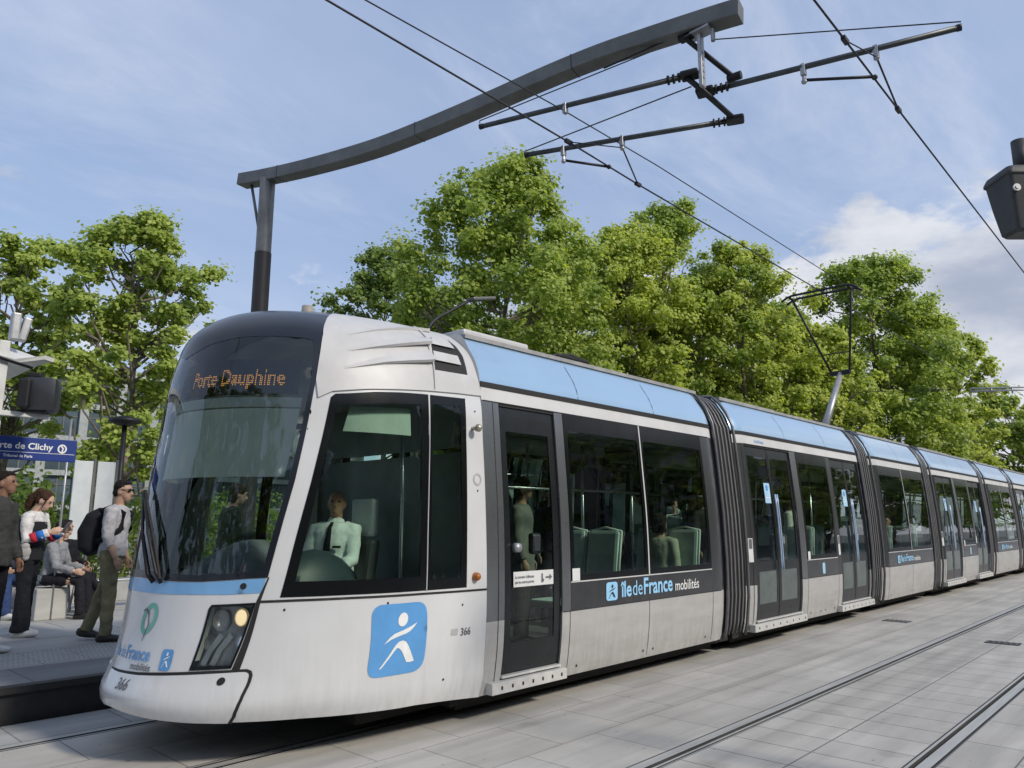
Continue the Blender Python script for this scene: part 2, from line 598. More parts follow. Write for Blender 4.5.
def decal(name, V, F, fmap, at, mat, parent, off=0.004, metric=(1.0, 1.0), flip=False, shear=0.0):
    mt = np.array(metric)
    V = V.copy()
    V[:, 0] += V[:, 1] * shear
    uv = np.array(at) + V / mt
    P = fmap(uv[:, 0], uv[:, 1])
    e = 1e-3
    N = np.cross((fmap(uv[:, 0] + e, uv[:, 1]) - fmap(uv[:, 0] - e, uv[:, 1])), (fmap(uv[:, 0], uv[:, 1] + e) - fmap(uv[:, 0], uv[:, 1] - e)))
    N /= np.maximum(np.linalg.norm(N, axis=1, keepdims=True), 1e-12)
    if flip:
        N = -N; F = F[:, ::-1]
    return mesh_obj(name, P + N * off, F, mat, parent)


def rebase(o, loc):
    loc = Vector(loc)
    for ch in o.children:
        ch.location -= loc
    o.location = loc

# ------------------------------------------------------------------ the tram
YC = 6.03                                       # centre line of the near-platform track
XR = 4.73                                       # rear end of the cab
# cab stations: profile parameter v, height, nose position, half width, length of the rounded nose
ST = np.array([
 [0.15,0.15,2.475,1.23,1.7],[0.24,0.24,2.345,1.25,1.7],[0.32,0.32,2.245,1.275,1.7],[0.36,0.36,2.222,1.282,1.7],[0.40,0.40,2.198,1.292,1.7],[0.46,0.46,2.197,1.297,1.7],
 [0.58,0.58,2.245,1.31,1.7],[0.8,0.8,2.295,1.325,1.7],[1.2,1.2,2.34,1.33,1.68],[1.6,1.6,2.375,1.32,1.66],
 [2,2,2.42,1.3,1.64],[2.4,2.4,2.47,1.27,1.62],[2.75,2.75,2.505,1.24,1.6],[3,3,2.555,1.18,1.58],
 [3.22,3.215,2.635,1.07,1.56],[3.42,3.37,2.805,0.9,1.54],[3.67,3.495,3.115,0.64,1.44],[3.92,3.545,3.495,0.33,1.1],[4.22,3.565,3.875,0.02,0.75]])


def curve_at(V, F, v):
    v = np.clip(np.asarray(v, float), V[0], V[-1])
    m = np.gradient(F, V)
    i = np.clip(np.searchsorted(V, v, side='right') - 1, 0, len(V) - 2)
    h = V[i + 1] - V[i]
    t = (v - V[i]) / h
    return (2*t**3-3*t*t+1)*F[i] + (t**3-2*t*t+t)*h*m[i] + (-2*t**3+3*t*t)*F[i+1] + (t**3-t*t)*h*m[i+1]


def nose(u, v):
    """u: 0 front centre .. 1 end of the rounded nose .. 2 rear of the cab (negative: far side); v: height along the profile"""
    u = np.asarray(u, float)
    z, xf, W, a = (curve_at(ST[:, 0], ST[:, k], v) for k in (1, 2, 3, 4))
    s, q = np.sign(u), np.abs(u)
    th = np.clip(q, 0, 1) * np.pi / 2
    a = np.minimum(a, XR - xf - .02)
    x = xf + a * (1 - np.cos(th)) + np.clip(q - 1, 0, None) * (XR - xf - a)
    return np.stack([x, YC - s * W * np.sin(th), z], -1)


NM = (2.4, 1.0)


def nose_arc(a, v):
    a = np.asarray(a, float)
    return nose(np.where(a < 2.6, a / 2.6, 1 + (a - 2.6) / .73), v)


def join(name, objs, parent=None):
    b = MB()
    mat = objs[0].data.materials[0]
    for o in objs:
        me = o.data
        b.add([v.co.copy() for v in me.vertices], [tuple(p.vertices) for p in me.polygons])
    for o in objs:
        me = o.data
        bpy.data.objects.remove(o); bpy.data.meshes.remove(me)
    return b.build(name, mat, parent, smooth=True)


def mirror_loop(half):
    """half runs from the centre line over the near side back to the centre line"""
    return list(half) + [(-u, v) for u, v in reversed(half) if abs(u) > 1e-9]


def neg(loop):
    return [(-u, v) for u, v in reversed(loop)]


def shrink(loop, k):
    c = np.mean(loop, axis=0)
    return [tuple(c + (np.array(p) - c) * k) for p in loop]


M['stone_grey'] = material('aerial_grey', (.30, .28, .25), .6)
M['dash_dark'] = material('dashboard_dark', (.035, .055, .065), .4, 0, .08)
tram = empty('tram')
tag(tram, 'long white and blue articulated tram with destination display lit above its windscreen', 'tram')

ws_out = [(0, 3.80), (.3, 3.78), (.5, 3.72), (.554, 3.66), (.58, 3.46), (.592, 3.344), (.604, 3.179), (.594, 2.777), (.56, 1.991), (.512, 1.285),
          (.46, 1.28), (.388, 1.268), (.3, 1.256), (.2, 1.255), (.1, 1.262), (0, 1.268)]
ws_in = [(0, 2.985), (.08, 3.03), (.156, 3.08), (.292, 3.128), (.436, 3.138), (.54, 3.132), (.566, 3.118), (.577, 3.08), (.580, 3.0), (.578, 2.774), (.542, 1.991), (.496, 1.36), (.484, 1.335),
         (.384, 1.312), (.296, 1.302), (.198, 1.304), (.09, 1.318), (0, 1.325)]
low_edge = [(0, .38), (.1, .36), (.216, .338), (.35, .323), (.486, .315), (.664, .31), (.95, .275), (1.4, .25), (2, .215)]
win = [(.554, 1.145), (.61, 1.991), (.646, 2.642), (.66, 2.672), (.708, 2.684), (.792, 2.714), (.882, 2.732), (.99, 2.747), (1.684, 2.765), (1.66, 1.139), (1.062, 1.142), (.754, 1.147)]
pane_a = [(.592, 1.253), (.668, 2.576), (.81, 2.621), (.965, 2.650), (.982, 1.253)]
pane_b = [(1.058, 2.669), (1.58, 2.69), (1.56, 1.226), (1.09, 1.222)]
lamp = [(.352, 1.098), (.486, 1.112), (.450, .672), (.322, .658), (.344, 1.073)]
bump = [(0, .60), (.13, .605), (.234, .617), (.388, .638), (.45, .645), (.478, .648), (.494, .648), (.503, .640), (.507, .623), (.509, .581), (.509, .53), (.508, .47), (.500, .413), (.486, .365), (.465, .317), (.35, .323), (.216, .338), (.1, .36), (0, .38)]

outer = [(2, .215), (2, 4.0)] + [(-2, 4.0)] + neg(low_edge) + low_edge[1:-1]
holes = [mirror_loop(ws_out), shrink(win, .985), neg(shrink(win, .985)), shrink(lamp, .96), neg(shrink(lamp, .96))]
shell = patch('cab_shell', [outer] + holes, nose, M['white'], tram, sp=.05, metric=NM, thick=.012)
bumper = patch('bumper', [mirror_loop(bump)], nose, M['white'], tram, sp=.05, metric=NM, off=.010, thick=.01)
patch('tow_hole_cover', [[(.434 + .012 * math.cos(t), .59 + .027 * math.sin(t)) for t in np.linspace(0, 2 * math.pi, 14)[:-1]]], nose, M['gap'], bumper, sp=.03, metric=NM, off=.014)
gaps = []
gl = [(-.09, .61), (0, .606), (.13, .610), (.234, .622), (.388, .644), (.45, .651), (.478, .655), (.497, .656), (.508, .646), (.513, .625), (.5145, .581), (.5145, .53), (.5135, .47), (.5055, .413), (.4915, .365), (.470, .314)]
gaps.append(patch('g', [ribbon(gl, [.006, .02, .03, .034, .03, .026, .023, .022, .022, .022, .022, .022, .022, .022, .021, .02], NM)], nose, M['gap'], None, sp=.03, metric=NM, off=.007))
gaps.append(patch('g', [ribbon([(.515, 1.286), (.507, 1.226), (.494, 1.124), (.464, .66)], [.010, .014, .028, .055], NM)], nose, M['gap'], None, sp=.03, metric=NM, off=.004))
gaps.append(patch('g', [ribbon([(.496, 1.118), (.6, 1.122), (.754, 1.124), (1.02, 1.118), (1.5, 1.112), (2, 1.108)], .017, NM)], nose, M['gap'], None, sp=.03, metric=NM, off=.004))
for u, v in ((.57, 1.058), (.874, 1.07), (1.6, 1.001), (1.45, .43), (1.86, 2.66), (1.86, 1.95)):
    gaps.append(patch('g', [[(u + .009 / (2.6 if u < 1 else .73) * math.cos(t), v + .010 * math.sin(t)) for t in np.linspace(0, 2 * math.pi, 9)[:-1]]], nose, M['gap'], None, sp=.03, metric=NM, off=.003))
join('panel_gap', gaps, tram)
mask = patch('windscreen_surround', [mirror_loop(ws_out), mirror_loop(ws_in)], nose, M['navy'], tram, sp=.045, metric=NM, off=.006, thick=.012)
ws = patch('windscreen', [mirror_loop(ws_in)], nose, M['ws_glass'], tram, sp=.06, metric=NM, off=.003)
band = mirror_loop([(0, 1.262), (.1, 1.256), (.2, 1.249), (.3, 1.250), (.388, 1.262), (.46, 1.274), (.508, 1.279), (.502, 1.215), (.496, 1.178), (.396, 1.168), (.26, 1.166), (.142, 1.164), (0, 1.166)])
stripe = patch('nose_stripe', [band], nose, M['blue'], tram, sp=.05, metric=NM, off=.003)
patch('sensor', [[(.443 + .010 * math.cos(t), 1.226 + .023 * math.sin(t)) for t in np.linspace(0, 2 * math.pi, 14)[:-1]]], nose, M['gap'], stripe, sp=.03, metric=NM, off=.006)

# roof cowl with its three pressed louvres on each side
cr = [([.69, .80, .96, 1.06], [3.185, 3.30, 3.47, 3.51]), ([.69, .83, 1.0, 1.08], [3.035, 3.115, 3.212, 3.225]), ([.685, .826, 1.0, 1.08], [2.88, 2.962, 3.035, 3.05])]


cl = [(.606, 2.633), (.65, 2.690), (.76, 2.728), (.882, 2.756), (1.0, 2.78), (1.5, 2.80), (2.0, 2.812)]
vent = [(1.12, 3.36), (1.66, 3.40), (1.76, 3.30), (1.80, 3.18), (1.78, 2.99), (1.12, 2.98)]
cowl_outer = [(2, 4.12), (-2, 4.12)] + neg(cl) + [(-u, v) for u, v in ws_out[7:0:-1]] + ws_out[0:8] + cl[:-1] + [(2, 2.812)]
cowl = patch('roof_cowl', [cowl_outer, vent, neg(vent)], nose, M['hood'], tram, sp=.028, metric=NM, off=.016, thick=.02)
for sgn in (1, -1):
    f = (lambda L: L) if sgn == 1 else neg
    for nl, (us, vs2) in enumerate(cr):
        uu_ = np.linspace(us[0], 1.072, 12)
        lowl = [(u, float(np.interp(u, us, vs2))) for u in uu_]
        topl = [(u, v + float(np.interp(u, [us[0], 1.07], [.02, .135]))) for u, v in lowl]

        def ramp(u, v, us=us, vs2=vs2, amp=(.6, 1.0, 1.0)[nl]):
            q = np.abs(u)
            t = np.clip((v - np.interp(q, us, vs2)) / .135, 0, 1)
            return np.interp(q, [us[0], .80, 1.0, 1.08], [0, .026, .058, .058]) * amp * (1 - t)
        patch('louvre', [f(lowl + topl[::-1])], nose, M['hood'], cowl, sp=.03, metric=NM, off=.017, thick=.03, offs=ramp)
cs = patch('cowl_seam', [ribbon([(.93, 3.60), (.988, 3.371), (1.074, 3.092), (1.085, 2.95), (1.085, 2.80)], .02, (2.4, 1))], nose, M['hood'], cowl, sp=.03, metric=NM, off=.030, thick=.03)
patch('vent_back', [shrink(vent, 1.04)], nose, M['gap'], cowl, sp=.05, metric=NM, off=.006)
sl = [patch('s', [[(1.13, a), (1.13, b), (c1, b), (c2, a)]], nose, M['hood'], None, sp=.04, metric=NM, off=o, thick=.02) for a, b, c1, c2, o in
      ((3.250, 3.375, 1.60, 1.66, .024), (3.075, 3.165, 1.66, 1.68, .024))]
join('vent_slat', sl, cowl)

# side windows of the cab
for sgn in (1, -1):
    f = (lambda L: L) if sgn == 1 else neg
    cw = patch('cab_side_window', [f(win), f(pane_a), f(pane_b)], nose, M['black'], tram, sp=.05, metric=NM, off=.004, thick=.012)
    patch('pane', [f(pane_a)], nose, M['cab_glass'], cw, sp=.07, metric=NM, off=.001)
    patch('pane', [f(pane_b)], nose, M['cab_glass'], cw, sp=.07, metric=NM, off=.001)
    dv = ribbon([(.998, 2.745), (1.005, 2.3), (1.02, 1.7), (1.03, 1.145)], .02, NM)
    patch('divider', [f([tuple(p) for p in dv])], nose, M['pale_band'], cw, sp=.04, metric=NM, off=.012, thick=.008)
    dv = ribbon([(1.682, 2.76), (1.66, 1.145)], .03, NM)
    patch('divider', [f([tuple(p) for p in dv])], nose, M['pale_band'], cw, sp=.04, metric=NM, off=.006)

# headlights
for sgn in (1, -1):
    f = (lambda L: L) if sgn == 1 else neg
    li = shrink(lamp, .91)
    hl = patch('headlight', [f(lamp), f(li)], nose, M['black'], tram, sp=.04, metric=NM, off=.005, thick=.014)
    patch('lens', [f(li)], nose, M['lens'], hl, sp=.05, metric=NM, off=.003)
    patch('bucket', [f(lamp)], nose, M['bucket'], hl, sp=.04, metric=NM, off=-.09)
    P = nose(np.array([sgn * .447]), np.array([1.008]))[0]
    nrm = Vector((-.62, -.78 * sgn, 0))
    q = nrm.to_track_quat('Z', 'Y').to_matrix()
    MB().ball(Vector(P) + nrm * -.02, (.040, .056, .012), q, 16, 8).build('bulb', M['headlamp'], hl, smooth=True)
    b = MB()
    for (u, v, r, d) in ((.447, 1.008, .066, -.045), (.385, .985, .075, -.06), (.365, .83, .06, -.06)):
        Q = Vector(nose(np.array([sgn * u]), np.array([v]))[0]) + nrm * d
        pr = [(r * .2, -.04), (r * .6, -.03), (r * .9, -.008), (r, .006)]
        ring = []
        for rr, hh in pr:
            ring += [Q + q @ Vector((rr * math.cos(t) * .8, rr * math.sin(t), hh)) for t in np.linspace(0, 2 * math.pi, 19)[:-1]]
        b.add(ring, [(i * 18 + k, i * 18 + (k + 1) % 18, (i + 1) * 18 + (k + 1) % 18, (i + 1) * 18 + k) for i in range(3) for k in range(18)])
    b.build('reflector', M['reflector'], hl, smooth=True)
    st_ = []
    for k in range(2):
        u0, v0 = .350 + .030 * k, .69
        st_.append(patch('s', [f([tuple(p) for p in ribbon([(u0, v0), (u0 + .012, v0 + .10), (u0 + .040, v0 + .20)], .045, NM)])], nose, M['reflector'], None, sp=.03, metric=NM, off=-.05 - .006 * (k % 2)))
    join('indicator_bar', st_, hl)

# wiper
b = MB()


def npt(u, v, o=.05):
    p = nose(np.array([u]), np.array([v]))[0]
    return Vector(p) + Vector((-o, -.25 * o * (1 if u > 0 else -1), 0))


b.tube([npt(.11, 1.245, .02), npt(.10, 1.30, .06), npt(.03, 1.60, .08), npt(-.045, 1.90, .06)], [.02, .018, .014, .011], 8)
b.tube([npt(.15, 1.24, .02), npt(.14, 1.32, .06), npt(.07, 1.60, .08), npt(-.02, 1.86, .06)], [.015, .013, .011, .009], 8)
wiper = b.build('wiper', M['iron'], tram, smooth=True)
MB().tube([npt(.155, 1.27, .045), npt(.10, 1.50, .045), npt(.0, 1.80, .045), npt(-.055, 1.92, .045), npt(-.06, 1.86, .045)], [.012, .016, .016, .014, .01], 6).build('blade', M['gap'], wiper)
b = MB()
b.tube([npt(.43, 1.31, .012), npt(.435, 1.38, .012)], .012, 6)
b.build('nozzle', M['iron'], tram)

# cab details on the white pillar: knob, marker lamp, raised ring
kp = Vector(nose(np.array([1.80]), np.array([2.50]))[0])
k = MB().tube([kp, kp + Vector((0, -.05, 0))], .018, 10).ball(kp + Vector((0, -.075, 0)), .036).build('side_camera', M['brass'], tram, smooth=True)
kp = Vector(nose(np.array([1.80]), np.array([1.222]))[0])
k = MB().tube([kp, kp + Vector((0, -.03, 0))], .035, 14).ball(kp + Vector((0, -.032, 0)), (.032, .028, .032)).build('marker_lamp', M['orange'], tram, smooth=True)
ringl = [(1.86 + .055 / .73 * math.cos(t), 2.05 + .055 * math.sin(t)) for t in np.linspace(0, 2 * math.pi, 25)[:-1]]
patch('maker_badge', [ringl, shrink(ringl, .7)], nose, M['silver'], tram, sp=.03, metric=(.73, 1), off=.004)

# the walking-figure logo
LG = lambda pts: [((x - 60) / 485.0, 1 - (y - 85) / 610.0) for x, y in pts]
figure = [LG([(317 + 42 * math.cos(t) + 8 * math.sin(t), 226 - 60 * math.sin(t)) for t in np.linspace(0, 2 * math.pi, 21)[:-1]]),
          LG([(165, 425), (205, 375), (245, 343), (330, 315), (385, 292), (445, 262), (415, 300), (380, 333), (345, 350), (270, 372), (220, 390)]),
          LG([(150, 630), (262, 442), (288, 415), (318, 406), (350, 420), (372, 452), (445, 595), (410, 602), (375, 598), (322, 500), (300, 474), (276, 466), (258, 490), (168, 625)])]


def logo(fmap, a0, v0, w, h, shear, colour, fig, parent, off, name='logo'):
    g = lambda L: [(a0 + x * w + (y - .5) * shear, v0 + y * h) for x, y in L]
    sq = rounded([(0, 0), (1, 0), (1, 1), (0, 1)], .2, 6)
    o = patch(name, [g(sq)], fmap, colour, parent, sp=max(.02, w / 8), off=off)
    fs = [patch('f', [g(L)], fmap, fig, None, sp=max(.012, w / 14), off=off + .003) for L in figure]
    join('walking_figure', fs, o)
    return o


logo(nose_arc, 2.165, .535, .50, .525, -.06, M['logo_blue'], M['text_white'], tram, .004)
V, F = text_mesh('366', .085, .0015, squeeze=.92)
decal('fleet_number', V, F, nose_arc, (3.03, .755), M['text_grey'], tram)
V, F = text_mesh('366', .105, .001, squeeze=.95)
decal('fleet_number', V, F, nose, (.035, .50), M['text_grey'], bumper, off=.014, metric=(2.1, 1), shear=.12)
sq = [(2.93, .765), (3.00, .765), (3.00, .815), (2.93, .815)]
patch('plate_mark', [sq], nose_arc, M['silver'], tram, sp=.03, off=.003)
# nose lettering
tb = []
V, F = text_mesh('île', .115, .003, squeeze=.80); tb.append(decal('t', V, F, nose, (-.088, .70), M['mask_text'], None, metric=(2.1, 1)))
V, F = text_mesh('de', .115, 0, squeeze=.76); tb.append(decal('t', V, F, nose, (-.036, .70), M['mask_text'], None, metric=(2.1, 1)))
V, F = text_mesh('France', .130, .003, squeeze=.86); tb.append(decal('t', V, F, nose, (.012, .70), M['mask_text'], None, metric=(2.1, 1)))
join('network_name', tb, tram)
V, F = text_mesh('mobilités', .070, .0006, squeeze=.88)
decal('network_word', V, F, nose, (.066, .636), M['text_grey'], tram, metric=(2.1, 1))
logo(nose_arc, .208 * 2.6, .650, .115, .14, -.005, M['logo_blue'], M['text_white'], tram, .004)
# round green emblem
er = [(.108 + .040 * math.cos(t) + .012 * math.sin(t), .985 + .112 * math.sin(t)) for t in np.linspace(0, 2 * math.pi, 31)[:-1]]
eri = [(.108 + .022 * math.cos(t) + .010 * math.sin(t), .985 + .078 * math.sin(t)) for t in np.linspace(0, 2 * math.pi, 31)[:-1]]
em = patch('emblem', [er, eri], nose, M['emblem_green'], tram, sp=.03, metric=NM, off=.004)
patch('profile_line', [ribbon([(.072, 1.035), (.088, 1.05), (.104, 1.02), (.106, .985), (.112, .95), (.104, .90), (.094, .83)], [.008, .022, .016, .010, .012, .010, .008], NM)], nose, M['text_grey'], em, sp=.03, metric=NM, off=.006)

# cab interior
fl_ = mirror_loop([(0, .55), (.2, .55), (.4, .55), (.6, .55), (.8, .55), (1, .55), (1.5, .55), (2, .55)])
fp = [tuple(nose(np.array([u * .98]), np.array([.55]))[0] * np.array([1, .86, 0]) + np.array([.30 if abs(u) < 1.9 else 0, YC * .14, 0])) for u, v in fl_]
b = MB()
n_ = len(fp)
b.add([(x, y, .44) for x, y, z in fp] + [(x, y, .27) for x, y, z in fp], [tuple(range(n_)), tuple(range(2 * n_ - 1, n_ - 1, -1))] + [(i, i + n_, (i + 1) % n_ + n_, (i + 1) % n_) for i in range(n_)])
b.build('cab_floor', M['under'], tram)
MB().box((4.25, YC, .20), (1.0, 1.7, .20)).build('underframe', M['under'], tram)  # dark box added to deepen the shade under the cab
patch('cab_blind', [[(-.50, 2.03), (.52, 2.03), (.548, 2.56), (-.53, 2.56)]], nose, M['blind'], tram, sp=.08, metric=NM, off=-.10, thick=.01)
patch('blind_roller', [[(-.53, 2.57), (.550, 2.57), (.552, 2.65), (-.535, 2.65)]], nose, M['seat_rim'], tram, sp=.06, metric=NM, off=-.085, thick=.04)
dsp = patch('destination_display', [[(-.50, 2.68), (.535, 2.68), (.54, 2.99), (-.5, 2.99)]], nose, M['black'], tram, sp=.06, metric=NM, off=-.10, thick=.02)
V, F = text_mesh('Porte Dauphine', .185, .004, squeeze=.98)
gx_, gy_ = np.meshgrid(np.arange(-.01, V[:, 0].max() + .02, .0155), np.arange(-.05, .20, .0155))
Q = np.stack([gx_.ravel(), gy_.ravel()], 1)
hit = np.zeros(len(Q), bool)
for f_ in F:
    hit |= inside(V[f_], Q)
dots_v, dots_f = [], []
for x, y in Q[hit]:
    n_ = len(dots_v)
    dots_v += [(x + .0052 * math.cos(t), y + .0052 * math.sin(t)) for t in np.linspace(0, 2 * math.pi, 7)[:-1]]
    dots_f += [(n_, n_ + i, n_ + i + 1) for i in range(1, 5)]
decal('lit_letters', np.array(dots_v), np.array(dots_f), nose, (.03, 2.765), M['led'], dsp, off=-.094, metric=(2.55, 1))
for sgn in (1, -1):
    f = (lambda L: L) if sgn == 1 else neg
    patch('side_blind', [f([(.70, 2.40), (.72, 2.60), (.95, 2.63), (.955, 2.40)])], nose, M['side_blind'], tram, sp=.08, metric=NM, off=-.10, thick=.01)
# dashboard: a low rounded console following the windscreen
vv, ff = [], []
nU, nV = 25, 8
for j in range(nV):
    t = j / (nV - 1)
    for i in range(nU):
        u = -.60 + 1.2 * i / (nU - 1)
        p = nose(np.array([u]), np.array([1.25]))[0]
        c = np.array([3.75, YC, 0])
        w = t * .62
        hump = .28 * math.exp(-((u - .18) / .26) ** 2) * math.sin(min(1, t * 1.3) * math.pi * .55)
        z = 1.20 + .06 * math.sin(t * math.pi * .6) + hump
        if j == nV - 1: z = .45
        q = p[:2] + (c[:2] - p[:2]) * (.10 + w)
        vv.append((q[0], q[1], z))
for j in range(nV - 1):
    for i in range(nU - 1):
        ff.append((j * nU + i, j * nU + i + 1, (j + 1) * nU + i + 1, (j + 1) * nU + i))
mesh_obj('dashboard', vv, ff, M['dash'], tram, True)
b = MB().ball((3.50, YC - .52, .80), (.56, .24, .66), None, 20, 12)
b.build('side_console', M['dash_dark'], tram, smooth=True)
seat = MB().box((4.05, YC - .08, .80), (.46, .46, .12), bevel=.04).box((4.26, YC - .08, 1.18), (.12, .46, .70), Matrix.Rotation(R(8), 3, 'Y'), .05).build('driver_seat', M['interior_dark'], tram)
MB().box((4.33, YC - .08, 1.72), (.08, .34, .36), bevel=.035).build('headrest', M['seat_rim'], seat)
b = MB().box((4.62, YC, 1.35), (.05, 2.3, 1.9)).box((4.62, YC + .0, 2.6), (.05, 2.2, .5))
b.build('cab_partition', material('cab_partition', (.17, .19, .18), .5, 0, .15, 2), tram)
b = MB().tube([(4.02, YC - 1.02, .5), (4.06, YC - .98, 1.9), (4.06, YC - .95, 2.55)], .016, 8)
b.build('grab_pole', M['chrome'], tram, smooth=True)

# ------------------------------------------------------------------ passenger modules
CV = np.array([.18, .22, .35, .60, .95, 1.30, 1.80, 2.30, 2.78, 2.92, 3.0, 3.12, 3.30, 3.44, 3.46])
CW = np.array([1.23, 1.25, 1.28, 1.315, 1.33, 1.33, 1.315, 1.28, 1.24, 1.225, 1.215, 1.175, 1.06, .945, .91])


def side(s, X0, X1):
    def f(x, v):
        x = np.asarray(x, float)
        d = np.minimum(x - X0, X1 - x)
        W = curve_at(CV, CW, v) - .07 * np.clip(1 - d / .22, 0, 1) ** 2
        return np.stack([x, YC + s * W, np.broadcast_to(np.asarray(v, float), W.shape)], -1)
    return f


def rect(a, b, c, d):
    return [(a, c), (b, c), (b, d), (a, d)]


SEAMS = []


def bolts(fm, pts, fl):
    return [patch('g', [[(x + .014 * math.cos(t), v + .014 * math.sin(t)) for t in np.linspace(0, 2 * math.pi, 9)[:-1]]], fm, M['gap'], None, sp=.05, off=.004, flip=fl) for x, v in pts]


def door(fm, fl, x0, x1, double, near, s):
    d = patch('door', [rect(x0, x1, .36, 2.755)] + ([rect(x0 + .09, (x0 + x1) / 2 - .05, 1.14, 2.62), rect((x0 + x1) / 2 + .05, x1 - .09, 1.14, 2.62),
                                                     rect(x0 + .13, (x0 + x1) / 2 - .08, .56, 1.0), rect((x0 + x1) / 2 + .08, x1 - .13, .56, 1.0)] if double else
                                                    [rect(x0 + .10, x1 - .10, .62, 2.52)]), fm, M['door'], tram, sp=.14, off=-.022, thick=.02, flip=fl, smooth=False)
    if double:
        m = (x0 + x1) / 2
        for a, b_ in ((x0 + .09, m - .05), (m + .05, x1 - .09)):
            patch('pane', [rect(a, b_, 1.14, 2.62)], fm, M['car_glass'], d, sp=.3, off=-.026, flip=fl)
        for a, b_ in ((x0 + .13, m - .08), (m + .08, x1 - .13)):
            patch('lower_pane', [rect(a, b_, .56, 1.0)], fm, M['door_low'], d, sp=.3, off=-.026, flip=fl)
        patch('door_gap', [rect(m - .008, m + .008, .37, 2.75)], fm, M['gap'], d, sp=.15, off=-.016, flip=fl)
        for e in (-.03, .03):
            pts = [fm(np.array([m + e]), np.array([v]))[0] for v in np.linspace(1.0, 2.08, 8)]
            MB().tube([Vector(p) + Vector((0, s * .035, 0)) for p in pts], .013, 8).build('grab_bar', M['grab_blue'], d, smooth=True)
        if near:
            st = patch('sticker', [rect(m - .27, m - .08, 1.95, 2.24)], fm, M['sticker'], d, sp=.1, off=-.014, flip=fl)
            patch('sticker_mark', [[(m - .21, 2.13), (m - .15, 2.13), (m - .14, 2.19), (m - .18, 2.22), (m - .22, 2.19)]], fm, M['logo_blue'], st, sp=.05, off=-.011, flip=fl)
            patch('sticker_line', [rect(m - .25, m - .10, 2.02, 2.035)], fm, M['text_white'], st, sp=.05, off=-.011, flip=fl)
            MB().box(fm(np.array([m + .16]), np.array([1.42]))[0] + np.array([0, -.0, 0]), (.05, .03, .10), bevel=.008).build('door_button', M['galv'], d)
    else:
        patch('pane', [rect(x0 + .10, x1 - .10, .62, 2.52)], fm, M['car_glass'], d, sp=.3, off=-.026, flip=fl)
        if near:
            nt = patch('notice', [rect(x0 + .13, x1 - .12, 1.10, 1.235)], fm, M['notice'], d, sp=.1, off=-.014, flip=fl)
            for k, tx in enumerate(("La montée s'effectue", 'par les autres portes')):
                V, F = text_mesh(tx, .036, .0005, squeeze=.86)
                decal('notice_text', V, F, fm, (x0 + .15, 1.175 - .045 * k), M['text_grey'], nt, off=-.011, flip=fl)
            ar = [(x1 - .235, 1.16), (x1 - .18, 1.16), (x1 - .18, 1.14), (x1 - .14, 1.168), (x1 - .18, 1.196), (x1 - .18, 1.176), (x1 - .235, 1.176)]
            patch('arrow', [ar], fm, M['text_grey'], nt, sp=.05, off=-.011, flip=fl)
            pg = [(x1 - .30, 1.125), (x1 - .27, 1.125), (x1 - .255, 1.15), (x1 - .275, 1.16), (x1 - .275, 1.205), (x1 - .295, 1.205), (x1 - .295, 1.15)]
            patch('pictogram', [pg], fm, M['text_grey'], nt, sp=.05, off=-.011, flip=fl)
            p = fm(np.array([x1 - .33]), np.array([1.48]))[0]
            MB().box(p + np.array([0, .06, 0]), (.13, .07, .20), bevel=.03).build('ticket_reader', M['plastic_dark'], d)
            p = fm(np.array([x0 + .16]), np.array([1.45]))[0]
            MB().tube([p + np.array([0, .02, 0]), p + np.array([0, -.035, 0])], [.045, .040], 14).build('door_button', M['galv'], d, smooth=True)
    # rubber seals round the opening and the step below
    sl_ = [patch('g', [rect(x0 - .018, x0 + .006, .34, 2.765)], fm, M['gap'], None, sp=.15, off=-.006, thick=.02, flip=fl),
           patch('g', [rect(x1 - .006, x1 + .018, .34, 2.765)], fm, M['gap'], None, sp=.15, off=-.006, thick=.02, flip=fl),
           patch('g', [rect(x0, x1, 2.75, 2.768)], fm, M['gap'], None, sp=.15, off=-.006, thick=.02, flip=fl)]
    join('door_seal', sl_, d)
    a, e = (x0 - .17, x1 + .03) if double or True else (x0, x1)
    y = YC + s * 1.30
    stp = MB().box(((a + e) / 2, y + s * .005, .275), (e - a, .09, .095), bevel=.006).box(((x0 + x1) / 2, y - s * .03, .345), (x1 - x0, .07, .02), bevel=.004).build('step', M['sill'], tram)
    if near:
        for k in range(8 if double else 7):
            xx = a + .12 + (e - a - .2) * k / (7 if double else 6)
            MB().box((xx, y - .0505, .275), (.022, .004, .030), bevel=.001).build('step_light', M['gap'], stp)  # small dark bolt heads set along the step face


